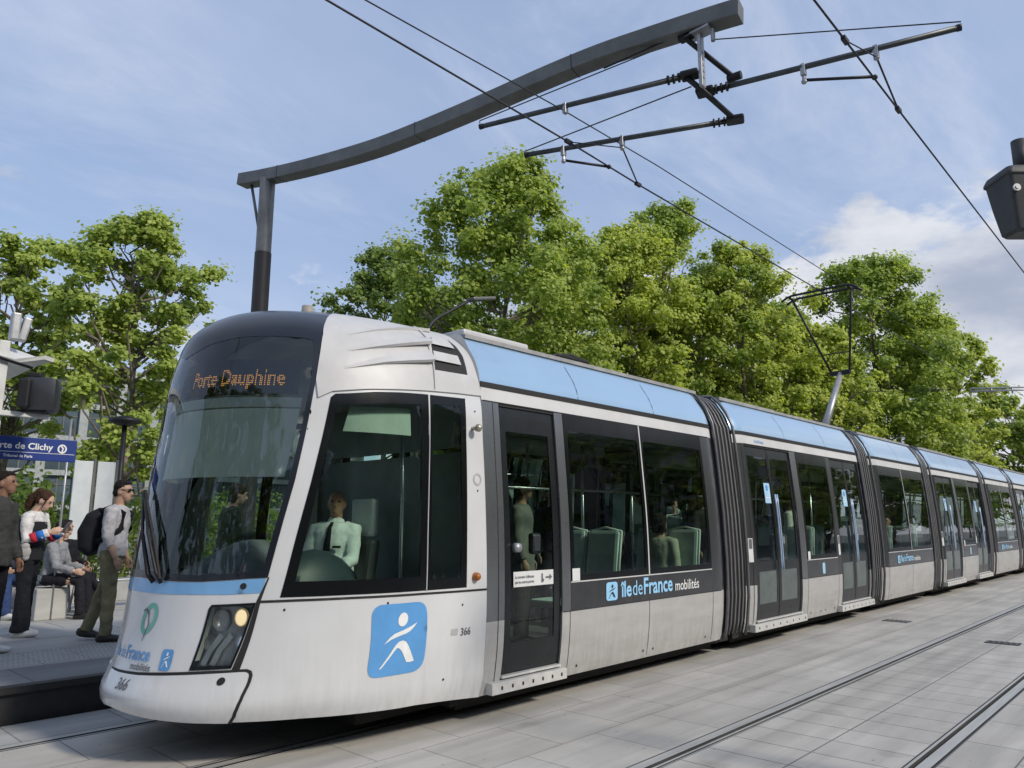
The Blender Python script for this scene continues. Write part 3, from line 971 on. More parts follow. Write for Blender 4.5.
def module(X0, X1, doors, wins, near_text=None, s_list=(-1, 1), square_front=False):
    """doors: (x0, x1, double); wins: (x0, x1, divider or None)"""
    for s in s_list:
        near = s == -1
        fl = not near
        fm = side(s, X0 - (1.0 if square_front else 0), X1)
        for x0, x1, dbl in doors:
            door(fm, fl, x0, x1, dbl, near, s)
        # solid stretches between the doors
        cuts = [X0] + [c for d in doors for c in (d[0], d[1])] + [X1]
        gaps_ = []
        for a, b_ in zip(cuts[0::2], cuts[1::2]):
            a2, b2 = a, b_
            patch('lower_panel', [rect(a2, b2, .22, .83)], fm, M['silver'], tram, sp=.12, thick=.02, flip=fl)
            ws_ = [w for w in wins if w[0] >= a and w[1] <= b_]
            if not ws_:
                patch('window_post', [rect(a2, b2, .83, 2.78)], fm, M['steel_post'] if (square_front and a == X0) else M['post'], tram, sp=.14, thick=.02, flip=fl)
                if b_ - a > .15:
                    gaps_.append(patch('g', [rect((a + b_) / 2 + .03, (a + b_) / 2 + .038, .3, 2.77)], fm, M['gap'], None, sp=.15, off=.002, flip=fl))
                continue
            w0, w1 = ws_[0][0], ws_[-1][1]
            patch('belt_panel', [rect(w0, w1, .83, 1.10)], fm, M['belt'], tram, sp=.12, thick=.02, off=.002, flip=fl)
            for p0, p1 in ((a2, w0), (w1, b2)):
                if p1 - p0 > .03:
                    patch('window_post', [rect(p0, p1, .83, 2.78)], fm, M['steel_post'] if (p0 == a2 and a != X0) else M['post'], tram, sp=.14, thick=.02, flip=fl)
            for (x0, x1, *_) in ws_:
                h = rect(x0 + .06, x1 - .06, 1.17, 2.60)
                W_ = patch('window', [rect(x0 + .004, x1 - .004, 1.105, 2.775), rounded(h, .05, 3)], fm, M['black'], tram, sp=.15, off=.003, thick=.02, flip=fl)
                patch('pane', [rounded(h, .05, 3)], fm, M['car_glass'], W_, sp=.4, off=0, flip=fl)
                if near and x1 - x0 > 1.2:
                    fr = patch('hopper_frame', [rounded(rect(x0 + .09, x1 - .09, 2.23, 2.55), .04, 3), rounded(rect(x0 + .125, x1 - .125, 2.265, 2.515), .03, 3)], fm, M['black'], W_, sp=.2, off=-.012, thick=.01, flip=fl)
            for i in range(len(ws_) - 1):
                x = ws_[i][1]
                gaps_.append(patch('g', [rect(x - .004, x + .004, .25, .83)], fm, M['gap'], None, sp=.15, off=.002, flip=fl))
                patch('window_trim', [rect(x - .011, x + .011, 1.105, 2.775)], fm, M['pale_band'], tram, sp=.2, off=.006, flip=fl)
            patch('window_trim', [rect(w0, w1, 1.096, 1.108)], fm, M['pale_band'], tram, sp=.2, off=.004, flip=fl)
            for x in (w0 - .01, w1 + .01):
                gaps_.append(patch('g', [rect(x - .004, x + .004, .25, .83)], fm, M['gap'], None, sp=.15, off=.002, flip=fl))
            gaps_ += bolts(fm, [(w0 + .14, .30), (w1 - .14, .30), ((w0 + w1) / 2 - .10, .30), ((w0 + w1) / 2 + .10, .30)], fl)
            gaps_.append(patch('g', [rect(a2 + .01, b2 - .01, .826, .833)], fm, M['gap'], None, sp=.2, off=.003, flip=fl))
        patch('roof_edge', [rect(X0, X1, 2.78, 2.905)], fm, M['pale_band'], tram, sp=.15, thick=.02, off=.004, flip=fl)
        gaps_.append(patch('g', [rect(X0 + .02, X1 - .02, 2.775, 2.783)], fm, M['gap'], None, sp=.2, off=.005, flip=fl))
        patch('gutter', [rect(X0, X1, 2.905, 2.955)], fm, M['gap'], tram, sp=.15, off=.012, thick=.03, flip=fl)
        patch('roof_fairing', [rect(X0, X1, 2.955, 3.44)], fm, M['roof_blue'], tram, sp=.09, thick=.02, flip=fl)
        n = max(2, round((X1 - X0) / 1.55))
        for k in range(1, n):
            x = X0 + (X1 - X0) * k / n
            gaps_.append(patch('g', [rect(x - .004, x + .004, 2.96, 3.435)], fm, M['gap'], None, sp=.1, off=.002, flip=fl))
        join('panel_gap', gaps_, tram)
        if near and near_text is not None:
            x, sc = near_text
            logo(fm, x, .880, .20 * sc, .185 * sc, 0, M['text_blue'], M['belt'], tram, .007)
            tt = []
            x2 = x + .27 * sc
            for tx, b_, sz, mt in (('île', .005, .225, 'text_blue'), ('de', 0, .225, 'text_blue'), ('France', .005, .245, 'text_blue')):
                V, F = text_mesh(tx, sz * sc, b_ * sc, squeeze=.92)
                tt.append(decal('t', V, F, fm, (x2, .905), M[mt], None, off=.007))
                x2 += V[:, 0].max() + .015
            join('network_name', tt, tram)
            V, F = text_mesh('mobilités', .165 * sc, .001, squeeze=.92)
            decal('network_word', V, F, fm, (x2 + .04, .90), M['text_white'], tram, off=.007)
    # roof deck, underframe, inside
    L, xm = X1 - X0, (X0 + X1) / 2
    MB().box((xm, YC, 3.43), (L - .04, 2.0, .04)).build('roof_deck', M['roof_grey'], tram)
    MB().box((xm, YC, .245), (L + .5, 2.3, .17)).box((xm, YC, .14), (L + .1, 2.02, .12)).build('underframe', M['under'], tram)  # lower box dropped and widened to deepen the shade below the skirt
    MB().box((xm, YC, .35), (L, 2.42, .03)).build('passenger_floor', M['floor_in'], tram)
    MB().box((xm, YC, 2.80), (L, 2.3, .04)).box((xm, YC - .8, 2.70), (L, .5, .16), bevel=.05).box((xm, YC + .8, 2.70), (L, .5, .16), bevel=.05).build('ceiling', M['interior'], tram)


def gangway(Xa, Xb):
    n = 11
    vs_ = [.20, .35, .7, 1.2, 1.8, 2.3, 2.78, 3.0, 3.2, 3.36, 3.46]
    prof = [(-w, v) for w, v in zip(curve_at(CV, CW, vs_), vs_)]
    prof = prof + [(-.5, 3.50), (.5, 3.50)] + [(-y, z) for y, z in reversed(prof)]
    V, F = [], []
    for i in range(n):
        x = Xa + (Xb - Xa) * i / (n - 1)
        d = .07 + .06 * (i % 2)
        for y, z in prof:
            k = 1 - d / 1.3
            V.append((x, YC + y * k, 1.7 + (z - 1.7) * (1 - d / 1.9)))
    m = len(prof)
    for i in range(n - 1):
        for j in range(m - 1):
            F.append((i * m + j, i * m + j + 1, (i + 1) * m + j + 1, (i + 1) * m + j))
    g = mesh_obj('gangway', V, F, M['bellows'], tram, False)
    for x in (Xa + .02, Xb - .02):
        h = MB().tube([(x, YC + y * .985, z) for y, z in prof], .022, 8)
        h.build('hoop', M['hoop'], g, smooth=True)
    for k in range(1, 6):
        x = Xa + (Xb - Xa) * k / 6
        MB().tube([(x, YC + y * .955, 1.7 + (z - 1.7) * .975) for y, z in prof], .017, 6).build('bellows_fold', M['fold'], g, smooth=True)  # paler tubes paint the light caught by the ribs
    MB().box(((Xa + Xb) / 2, YC, .33), (Xb - Xa + .3, 1.6, .04)).build('walkway', M['floor_in'], g)


vv_ = np.linspace(2.78, 3.46, 16)
ww_ = curve_at(CV, CW, vv_) + .004
ring = [(XR - .003, YC - w, v) for w, v in zip(ww_, vv_)] + [(XR - .003, YC + w, v) for w, v in zip(ww_[::-1], vv_[::-1])]
mesh_obj('cowl_end', ring, [tuple(range(32))], M['hood'], tram)
mods = [(4.73, 9.14, 'A'), (9.77, 14.78, 'D'), (15.46, 18.97, 'W'), (19.65, 24.66, 'D'), (25.34, 28.85, 'W'), (29.53, 34.54, 'D'), (35.22, 38.73, 'W')]
for i, (a, b_, kind) in enumerate(mods):
    if kind == 'A':
        module(a, b_, [(4.955, 5.765, False)], [(5.895, 7.29, None), (7.29, 8.72, None)], (6.47, 1.0), square_front=True)
    elif kind == 'D':
        module(a, b_, [(a + .20, a + 1.75, True), (a + 3.41, a + 4.81, True)], [(a + 1.97, a + 3.24, None)])
    else:
        module(a, b_, [], [(a + .22, a + 1.75, None), (a + 1.75, a + 3.28, None)], (a + .75, .80))
    if i + 1 < len(mods):
        gangway(b_, mods[i + 1][0])
# small notices on the near side
fm = side(-1, 4.73, 9.14)
patch('window_notice', [rect(5.91, 6.03, 1.11, 1.23)], fm, M['notice'], tram, sp=.1, off=.010)
fr = patch('passenger_display', [rect(7.75, 8.30, 2.62, 2.70)], fm, M['interior_dark'], tram, sp=.1, off=-.05)
V, F = text_mesh('PORTE', .06, 0); decal('lit_letters', V, F, fm, (7.86, 2.635), M['led_red'], fr, off=-.046)
for a in (9.77, 19.65):
    fm = side(-1, a, a + 5.01)
    patch('belt_sticker', [rounded(rect(a + 2.55, a + 2.66, .87, 1.04), .03, 3)], fm, M['sticker'], tram, sp=.1, off=.006)
    patch('window_notice', [rect(a + 1.99, a + 2.08, 1.11, 1.23)], fm, M['notice'], tram, sp=.1, off=.010)
    for x in (a + .06, a + 3.30):
        st = patch('door_notice', [rect(x, x + .08, 1.14, 1.46)], fm, M['notice'], tram, sp=.1, off=.006)
        patch('notice_mark', [rect(x + .015, x + .065, 1.32, 1.45)], fm, M['text_grey'], st, sp=.1, off=.009)
V, F = text_mesh('île de France', .07, .001, squeeze=.85)
decal('network_name', V, F, side(-1, 9.77, 14.78), (10.32, 2.815), M['mask_text'], tram, off=.008)
MB().tube([(3.60, 5.95, 3.52), (3.60, 5.95, 3.655)], [.06, .05], 14).build('roof_aerial', M['stone_grey'], tram, smooth=True)

# seats, poles
for (x, y, w) in ((6.84, YC - .80, 2), (8.55, YC - .80, 2), (6.84, YC + .80, 2), (8.1, YC + .80, 2), (11.9, YC + .85, 1), (12.7, YC - .85, 1), (16.2, YC - .80, 2), (17.9, YC - .80, 2), (16.9, YC + .8, 2), (26.2, YC - .8, 2), (27.7, YC - .8, 2)):
    for k in range(w):
        yy = y + (k - (w - 1) / 2) * .47
        st = MB().box((x - .24, yy, .80), (.44, .43, .09), bevel=.03).box((x - .28, yy, .58), (.10, .10, .40)).build('passenger_seat', M['seat'], tram)
        MB().box((x, yy, 1.20), (.09, .41, .78), Matrix.Rotation(R(9), 3, 'Y'), .04).build('seat_back', M['seat'], st)
        b = MB()
        for e in (-.215, .215):
            b.tube([(x - .06, yy + e, .82), (x + .0, yy + e, 1.25), (x + .06, yy + e, 1.58)], .014, 6)
        b.tube([(x + .06, yy - .215, 1.58), (x + .065, yy, 1.62), (x + .06, yy + .215, 1.58)], .014, 6)
        b.build('seat_rim', M['seat_rim'], st, smooth=True)
for x, y in ((5.3, YC - .55), (5.3, YC + .55), (7.25, YC - .45), (7.25, YC + .45), (10.7, YC - .6), (13.9, YC - .6), (12.3, YC + .6), (17.2, YC - .5), (8.3, YC - .45)):
    MB().tube([(x, y, .36), (x, y, 2.7)], .017, 8).build('grab_pole', M['chrome'], tram, smooth=True)
MB().tube([(4.9, YC - .5, 2.05), (9.1, YC - .5, 2.05)], .016, 8).tube([(9.8, YC - .5, 2.05), (14.7, YC - .5, 2.05)], .016, 8).build('grab_rail', M['chrome'], tram, smooth=True)
b = MB()
for dx in (-.06, .06):
    b.tube([(7.05 + dx, YC - .35, 1.15), (7.05 + dx, YC - .42, 2.1), (7.05 + dx * .4, YC - .45, 2.25)], .018, 8)
b.build('grab_pole', M['seat_rim'], tram, smooth=True)
# roof equipment
MB().box((5.30, YC - .30, 3.49), (.95, 1.2, .10), bevel=.03).build('roof_unit', M['hood'], tram)
MB().box((8.2, YC, 3.49), (1.3, 1.4, .09), bevel=.05).build('roof_unit', M['roof_grey'], tram)
MB().box((11.2, YC - .1, 3.49), (1.9, 1.4, .10), bevel=.04).build('roof_unit', M['roof_grey'], tram)
MB().box((13.6, YC, 3.49), (1.2, 1.4, .10), bevel=.05).build('roof_unit', M['canopy'], tram)
MB().box((17.9, YC, 3.49), (1.2, 1.5, .10), bevel=.05).build('roof_unit', M['canopy'], tram)
MB().box((22.3, YC, 3.50), (2.6, 1.5, .12), bevel=.05).build('roof_unit', M['roof_grey'], tram)
MB().box((27.2, YC, 3.50), (1.6, 1.5, .11), bevel=.05).build('roof_unit', M['canopy'], tram)
for k in range(3):
    b = MB()
    b.tube([(6.2 + .12 * k, YC - .65, 3.45), (6.5 + .12 * k, YC - .68, 3.58 + .02 * k), (6.9 + .1 * k, YC - .68, 3.58), (7.3, YC - .6, 3.45)], .022, 6)
    b.build('roof_cable', M['gap'], tram, smooth=True)
    b = MB()
    b.tube([(13.9 + .1 * k, YC - .7, 3.45), (14.1 + .1 * k, YC - .7, 3.56), (14.5, YC - .6, 3.45)], .03, 6)
    b.build('roof_cable', M['gap'], tram, smooth=True)
# pantograph
pg = MB().box((16.75, YC, 3.55), (1.1, .9, .10), bevel=.02).tube([(16.35, YC - .35, 3.45), (16.35, YC - .35, 3.7)], .05, 8).tube([(16.35, YC + .35, 3.45), (16.35, YC + .35, 3.7)], .05, 8).build('pantograph', M['iron'], tram)
MB().tube([(16.45, YC, 3.62), (17.80, YC, 5.12)], [.085, .06], 10).build('lower_arm', M['galv'], pg, smooth=True)
MB().box((17.80, YC, 5.12), (.12, .46, .10), bevel=.02).build('knee', M['iron'], pg)
b = MB()
for s in (-1, 1):
    b.tube([(17.80, YC + s * .2, 5.12), (16.95, YC + s * .66, 6.80)], .026, 8)
b.tube([(17.58, YC - .31, 5.55), (17.58, YC + .31, 5.55)], .015, 6)
b.build('fork', M['iron'], pg, smooth=True)
b = MB()
for dx in (-.16, .16):
    pts = [(16.92 + dx, YC + y, 6.89 - (.0 if abs(y) < .6 else (abs(y) - .6) ** 2 * 1.5)) for y in np.linspace(-.86, .86, 15)]
    b.tube(pts, .028, 8)
b.tube([(16.76, YC - .66, 6.84), (17.08, YC - .66, 6.84)], .03, 6).tube([(16.76, YC + .66, 6.84), (17.08, YC + .66, 6.84)], .03, 6)
b.build('contact_strip', M['iron'], pg, smooth=True)

# ------------------------------------------------------------------ ground: paving, rails, platform
def paving(name, col, lx, ly, x0, y0, row=0.0, jw=.008, jcol=.5, var=.07, rough=.75, light_joint=False):
    m = bpy.data.materials.new(name)
    m.use_nodes = True
    nt = m.node_tree
    b = nt.nodes['Principled BSDF']
    L = nt.links.new

    def mth(op, a, c=None, clamp=False):
        n = nt.nodes.new('ShaderNodeMath'); n.operation = op; n.use_clamp = clamp
        for i, v in enumerate((a, c)):
            if v is None: continue
            if isinstance(v, (int, float)): n.inputs[i].default_value = v
            else: L(v, n.inputs[i])
        return n.outputs[0]
    t = nt.nodes.new('ShaderNodeTexCoord')
    sp_ = nt.nodes.new('ShaderNodeSeparateXYZ'); L(t.outputs['Object'], sp_.inputs[0])
    yy = mth('DIVIDE', mth('SUBTRACT', sp_.outputs[1], y0), ly)
    r_ = mth('FLOOR', yy)
    xx = mth('ADD', mth('DIVIDE', mth('SUBTRACT', sp_.outputs[0], x0), lx), mth('MULTIPLY', r_, row))
    c_ = mth('FLOOR', xx)
    fx, fy = mth('SUBTRACT', xx, c_), mth('SUBTRACT', yy, r_)
    dx = mth('MULTIPLY', mth('MINIMUM', fx, mth('SUBTRACT', 1.0, fx)), lx)
    dy = mth('MULTIPLY', mth('MINIMUM', fy, mth('SUBTRACT', 1.0, fy)), ly)
    d = mth('MINIMUM', dx, dy)
    mr = nt.nodes.new('ShaderNodeMapRange'); mr.interpolation_type = 'SMOOTHSTEP'
    mr.inputs['From Min'].default_value = jw * .35; mr.inputs['From Max'].default_value = jw
    L(d, mr.inputs['Value'])
    cv = nt.nodes.new('ShaderNodeCombineXYZ'); L(c_, cv.inputs[0]); L(r_, cv.inputs[1])
    wnz = nt.nodes.new('ShaderNodeTexWhiteNoise'); wnz.noise_dimensions = '2D'; L(cv.outputs[0], wnz.inputs['Vector'])
    n1 = nt.nodes.new('ShaderNodeTexNoise'); n1.inputs['Scale'].default_value = .9; n1.inputs['Detail'].default_value = 8; n1.inputs['Roughness'].default_value = .65
    L(t.outputs['Object'], n1.inputs['Vector'])
    mp = nt.nodes.new('ShaderNodeMapping'); mp.inputs['Scale'].default_value = (.5, 3.2, 1)
    L(t.outputs['Object'], mp.inputs[0])
    n2 = nt.nodes.new('ShaderNodeTexNoise'); n2.inputs['Scale'].default_value = 1.3; n2.inputs['Detail'].default_value = 6
    L(mp.outputs[0], n2.inputs['Vector'])
    n3 = nt.nodes.new('ShaderNodeTexNoise'); n3.inputs['Scale'].default_value = 120; n3.inputs['Detail'].default_value = 3
    L(t.outputs['Object'], n3.inputs['Vector'])
    val = mth('ADD', 1.0 - var, mth('MULTIPLY', wnz.outputs['Value'], var * 1.6))
    val = mth('MULTIPLY', val, mth('ADD', .74, mth('MULTIPLY', n1.outputs['Fac'], .52)))
    val = mth('MULTIPLY', val, mth('ADD', .66, mth('MULTIPLY', n2.outputs['Fac'], .68)))
    val = mth('MULTIPLY', val, mth('ADD', .86, mth('MULTIPLY', n3.outputs['Fac'], .28)))
    # a few dark drips
    v3 = nt.nodes.new('ShaderNodeTexNoise'); v3.inputs['Scale'].default_value = 2.3; v3.inputs['Detail'].default_value = 2
    L(t.outputs['Object'], v3.inputs['Vector'])
    mr2 = nt.nodes.new('ShaderNodeMapRange'); mr2.inputs['From Min'].default_value = .66; mr2.inputs['From Max'].default_value = .74
    mr2.inputs['To Min'].default_value = 1.0; mr2.inputs['To Max'].default_value = .86
    L(v3.outputs['Fac'], mr2.inputs['Value'])
    val = mth('MULTIPLY', val, mr2.outputs[0])
    v4 = nt.nodes.new('ShaderNodeTexNoise'); v4.inputs['Scale'].default_value = 17; v4.inputs['Detail'].default_value = 1
    L(t.outputs['Object'], v4.inputs['Vector'])
    mr3 = nt.nodes.new('ShaderNodeMapRange'); mr3.inputs['From Min'].default_value = .735; mr3.inputs['From Max'].default_value = .76
    mr3.inputs['To Min'].default_value = 1.0; mr3.inputs['To Max'].default_value = .62
    L(v4.outputs['Fac'], mr3.inputs['Value'])
    val = mth('MULTIPLY', val, mr3.outputs[0])
    mp5 = nt.nodes.new('ShaderNodeMapping'); mp5.inputs['Scale'].default_value = (.05, 5.5, 1)
    L(t.outputs['Object'], mp5.inputs[0])
    n5 = nt.nodes.new('ShaderNodeTexNoise'); n5.inputs['Scale'].default_value = 1.0; n5.inputs['Detail'].default_value = 3
    L(mp5.outputs[0], n5.inputs['Vector'])
    mr5 = nt.nodes.new('ShaderNodeMapRange'); mr5.inputs['From Min'].default_value = .52; mr5.inputs['From Max'].default_value = .72
    mr5.inputs['To Min'].default_value = 1.0; mr5.inputs['To Max'].default_value = .84
    L(n5.outputs['Fac'], mr5.inputs['Value'])
    val = mth('MULTIPLY', val, mr5.outputs[0])
    jm = nt.nodes.new('ShaderNodeMix'); jm.data_type = 'FLOAT'
    L(mr.outputs[0], jm.inputs[0]); jm.inputs[2].default_value = jcol; jm.inputs[3].default_value = 1.0
    val = mth('MULTIPLY', val, jm.outputs[0])
    mx = nt.nodes.new('ShaderNodeVectorMath'); mx.operation = 'SCALE'
    mx.inputs[0].default_value = col
    L(val, mx.inputs['Scale'])
    L(mx.outputs[0], b.inputs['Base Color'])
    b.inputs['Roughness'].default_value = rough
    b.inputs['Specular IOR Level'].default_value = .35
    bp = nt.nodes.new('ShaderNodeBump'); bp.inputs['Strength'].default_value = .5; bp.inputs['Distance'].default_value = .006
    hgt = mth('ADD', mth('MULTIPLY', mr.outputs[0], 1.0), mth('MULTIPLY', n3.outputs['Fac'], .25))
    L(hgt, bp.inputs['Height']); L(bp.outputs[0], b.inputs['Normal'])
    return m


def sheet(name, x0, x1, y0, y1, z, mat):
    o = mesh_obj(name, [(x0, y0, z), (x1, y0, z), (x1, y1, z), (x0, y1, z)], [(0, 1, 2, 3)], mat)
    o['kind'] = 'structure'
    return o


GC = (.43, .415, .385)
sheet('ground', -1500, 1500, -1500, 1500, -.06, material('far_ground', (.20, .20, .19), .9, 0, .15, .5))
XA, XB = -25, 110
RW = .085                                        # half width of the grooved rail with its rubber
RAILS = [1.735, 3.135, 5.375, 6.915]
pm1 = paving('paving_small', GC, .41, .62, .12, 1.80, 0, .008, .34)
pm2 = paving('paving_mid', (.44, .425, .395), .82, .70, .25, 3.20, .5, .008, .62)
sheet('pavement', XA, XB, -9.5, RAILS[0] - RW, 0, paving('paving_near', GC, .82, .41, .0, 1.65, .5, .008, .36))
sheet('track_paving', XA, XB, RAILS[0] + RW, RAILS[1] - RW, 0, pm1)
sheet('median_paving', XA, XB, RAILS[1] + RW, RAILS[2] - RW, 0, pm2)
sheet('track_paving', XA, XB, RAILS[2] + RW, RAILS[3] - RW, 0, paving('paving_track', (.43, .41, .375), .82, .69, .1, 5.46, .5, .008, .5))
sheet('platform_gutter', XA, XB, RAILS[3] + RW, 7.64, 0, paving('paving_gutter', (.36, .36, .35), .82, .64, .3, 7.0, 0, .008, .5))
sheet('rear_pavement', XA, XB, 15.2, 60, 0.0, paving('paving_rear', (.44, .43, .40), 1.2, .8, 0, 15, .5, .01, .6))
M['rail_head'] = material('rail_steel', (.50, .50, .48), .40, .25, .10, 6, stretch=(.2, 4, 1))
M['rail_rubber'] = material('rail_rubber', (.05, .05, .05), .7, 0, .15)
M['rail_bed'] = material('rail_concrete', (.46, .46, .44), .7, 0, .10, 3, stretch=(.3, 3, 1))
for y, sgn in zip(RAILS, (1, -1, 1, -1)):        # sgn: side on which the groove lies (towards the gauge)
    # cross-section from the outer side to the gauge side
    def strip(nm, a, c, za, zc, mat):
        ya, yb = y + sgn * a, y + sgn * c
        v = [(XA, ya, za), (XB, ya, za), (XB, yb, zc), (XA, yb, zc)]
        o = mesh_obj(nm, v, [(0, 1, 2, 3) if sgn > 0 else (3, 2, 1, 0)], mat)
        return o
    pcs = [strip('r', -.068, .012, .003, .003, M['rail_head']), strip('r', .050, .072, .001, .001, M['rail_head'])]
    o = join('rail', pcs); o['kind'] = 'structure'
    pcs = [strip('r', -RW, -.068, -.004, -.004, M['rail_rubber']), strip('r', .012, .013, .003, -.04, M['rail_rubber']), strip('r', .013, .049, -.04, -.04, M['rail_rubber']),
           strip('r', .049, .050, -.04, .001, M['rail_rubber']), strip('r', .072, RW, -.004, -.004, M['rail_rubber'])]
    o = join('rail_groove', pcs); o['kind'] = 'structure'
# drain grates set in the paving
for (x, y, dx, dy, lab) in ((12.75, 2.42, .26, .42, 'dark iron drain grate between the rails of the empty track'), (14.3, 4.25, .30, .42, 'worn iron drain grate in the paving between the two tracks')):
    b = MB().box((x, y, .003), (dx, dy, .004))
    o = b.build('drain_grate', M['iron'] if x < 13 else M['mast_light'])
    tag(o, lab, 'drain grate', 'drain grates in the paving')
    b = MB()
    for k in range(6):
        b.box((x, y - dy / 2 + dy * (k + .5) / 6, .007), (dx, dy / 14, .005))
    b.build('grate_bar', material('grate_bar', (.10, .10, .10), .5, .4, .1), o)

# platform
PZ, PE = .30, 7.66
pf = paving('platform_paving', (.40, .40, .39), 1.05, .85, .35, 9.66, .5, .010, .38)
sheet('platform_slabs', -30, 60, 9.66, 15.2, PZ, pf)
b = MB().box((15, PE + .06, PZ - .028), (90, .12, .056)).box((15, PE + .10, PZ / 2 - .04), (90, .10, PZ - .05))
o = b.build('platform_edge', material('platform_edge', (.022, .022, .023), .6, 0, .15, 8)); o['kind'] = 'structure'
sheet('platform_kerb', -30, 60, PE + .12, 8.62, PZ, paving('platform_kerb', (.20, .20, .205), 1.05, .86, .1, 7.76, 0, .008, .5))
tm = paving('tactile_paving', (.36, .36, .35), .42, .42, 0, 8.62, 0, .008, .55)
sheet('tactile_strip', -30, 60, 8.62, 9.66, PZ, tm)
V, F = [], []
for i in range(220):
    for j in range(5):
        x, y = -1.6 + i * .045, 8.70 + j * .185
        n = len(V)
        V += [(x, y, PZ + .006), (x + .014, y, PZ + .006), (x + .055, y + .085, PZ + .006), (x + .041, y + .085, PZ + .006), (x, y + .17, PZ + .006), (x + .014, y + .17, PZ + .006)]
        F += [(n, n + 1, n + 2, n + 3), (n + 3, n + 2, n + 5, n + 4)]
o = mesh_obj('tactile_ribs', V, F, material('tactile_rib', (.50, .50, .48), .7, 0, .1)); o['kind'] = 'structure'
b = MB().box((15, 15.18, PZ / 2), (90, .04, PZ))
o = b.build('platform_back', M['rail_bed']); o['kind'] = 'structure'

# ------------------------------------------------------------------ overhead line
mast = empty('catenary_mast')
tag(mast, 'tall grey catenary mast with a long curved arm reaching out over the tram', 'catenary mast')
px, py = 6.45, 12.28
MB().tube([(px, py, 6.55), (px, py, 8.02)], .140, 20).build('upper_post', M['mast_light'], mast, angle=30)
MB().tube([(px, py, PZ), (px, py, 6.56)], .150, 20).build('post_sleeve', M['mast_dark'], mast, angle=30)
MB().tube([(px, py, PZ), (px, py, PZ + .05)], .26, 20).build('base_plate', M['iron'], mast, angle=30)
MB().tube([(px - .08, py + .46, 8.02), (px - .03, py + .16, 7.05)], .028, 8).build('stay_strut', M['mast_light'], mast, smooth=True)
path = [(6.31, 12.99, 8.17), (6.45, 12.35, 8.09), (6.63, 11.45, 8.0), (6.83, 10.48, 7.94), (7.01, 9.57, 7.91), (7.18, 8.74, 7.94), (7.34, 7.95, 7.99), (7.49, 7.22, 8.05), (7.67, 6.37, 8.13), (7.83, 5.58, 8.17), (7.98, 4.85, 8.16), (8.12, 4.17, 8.14), (8.22, 3.65, 8.11)]


def spline(P, n):
    P = [Vector(p) for p in P]
    out = []
    for i in range(len(P) - 1):
        a, b_, c, d = P[max(i - 1, 0)], P[i], P[i + 1], P[min(i + 2, len(P) - 1)]
        for k in range(n):
            t = k / n
            out.append(.5 * ((2 * b_) + (c - a) * t + (2 * a - 5 * b_ + 4 * c - d) * t * t + (3 * b_ - a - 3 * c + d) * t ** 3))
    return out + [P[-1]]


bp_ = spline(path, 8)
V, F = [], []
for i, p in enumerate(bp_):
    d = (bp_[min(i + 1, len(bp_) - 1)] - bp_[max(i - 1, 0)]).normalized()
    l = Vector((0, 0, 1)).cross(d).normalized()
    u = d.cross(l)
    for a, c in ((-.12, -.115), (.12, -.115), (.13, -.105), (.13, .105), (.12, .115), (-.12, .115), (-.13, .105), (-.13, -.105)):
        V.append(p + l * a + u * c)
n8 = len(bp_)
for i in range(n8 - 1):
    F += [(i * 8 + k, i * 8 + (k + 1) % 8, (i + 1) * 8 + (k + 1) % 8, (i + 1) * 8 + k) for k in range(8)]
F += [tuple(range(7, -1, -1)), tuple((n8 - 1) * 8 + k for k in range(8))]
arm = mesh_obj('curved_arm', V, F, M['mast'], mast)
b = MB()
for i in (12, 40, 68):
    p, d = bp_[i], (bp_[i + 1] - bp_[i]).normalized()
    b.box(p, (.012, .265, .235), d.to_track_quat('X', 'Z').to_matrix())
b.build('joint_line', M['iron'], arm)
hub = Vector((8.18, 4.22, 7.22))
b = MB().box((8.12, 4.18, 7.62), (.10, .05, .80), bevel=.01)
for k in range(5):
    b.box((8.12, 4.152, 7.35 + k * .09), (.03, .01, .03))
b.box((8.12, 4.18, 8.0), (.2, .34, .03)).tube([(8.12, 4.0, 7.97), (8.12, 4.0, 7.80)], .03, 8)
b.build('bracket', M['galv'], mast)
b = MB().tube([(8.08, 4.36, 7.98), (8.52, 3.94, 7.45)], .035, 8).box((8.08, 4.36, 8.02), (.12, .2, .10), bevel=.02)
b.build('bracket_strut', M['iron'], mast)
MB().tube([(8.52, 4.02, 7.45), (8.54, 3.84, 7.45)], .055, 12).build('strut_clamp', M['iron'], mast)
t1a, t1b = Vector((7.13, 7.29, 7.45)), Vector((8.09, 4.34, 7.45))
t3a, t3b = Vector((7.73, 6.93, 7.10)), Vector((8.95, 4.15, 7.10))
t2a, t2b = Vector((8.36, 4.27, 7.30)), Vector((9.18, 1.45, 7.30))
MB().tube([t1b + Vector((-.03, .06, 0)), hub, t3b], .038, 8).build('cross_bar', M['iron'], mast, smooth=True)


def insulator(a, d, n=3):
    b = MB()
    for k in range(n):
        q = a + d * (.05 + .07 * k)
        b.tube([q, q + d * .025], .062, 12)
    b.tube([a - d * .04, a + d * .26], .032, 10)
    return b


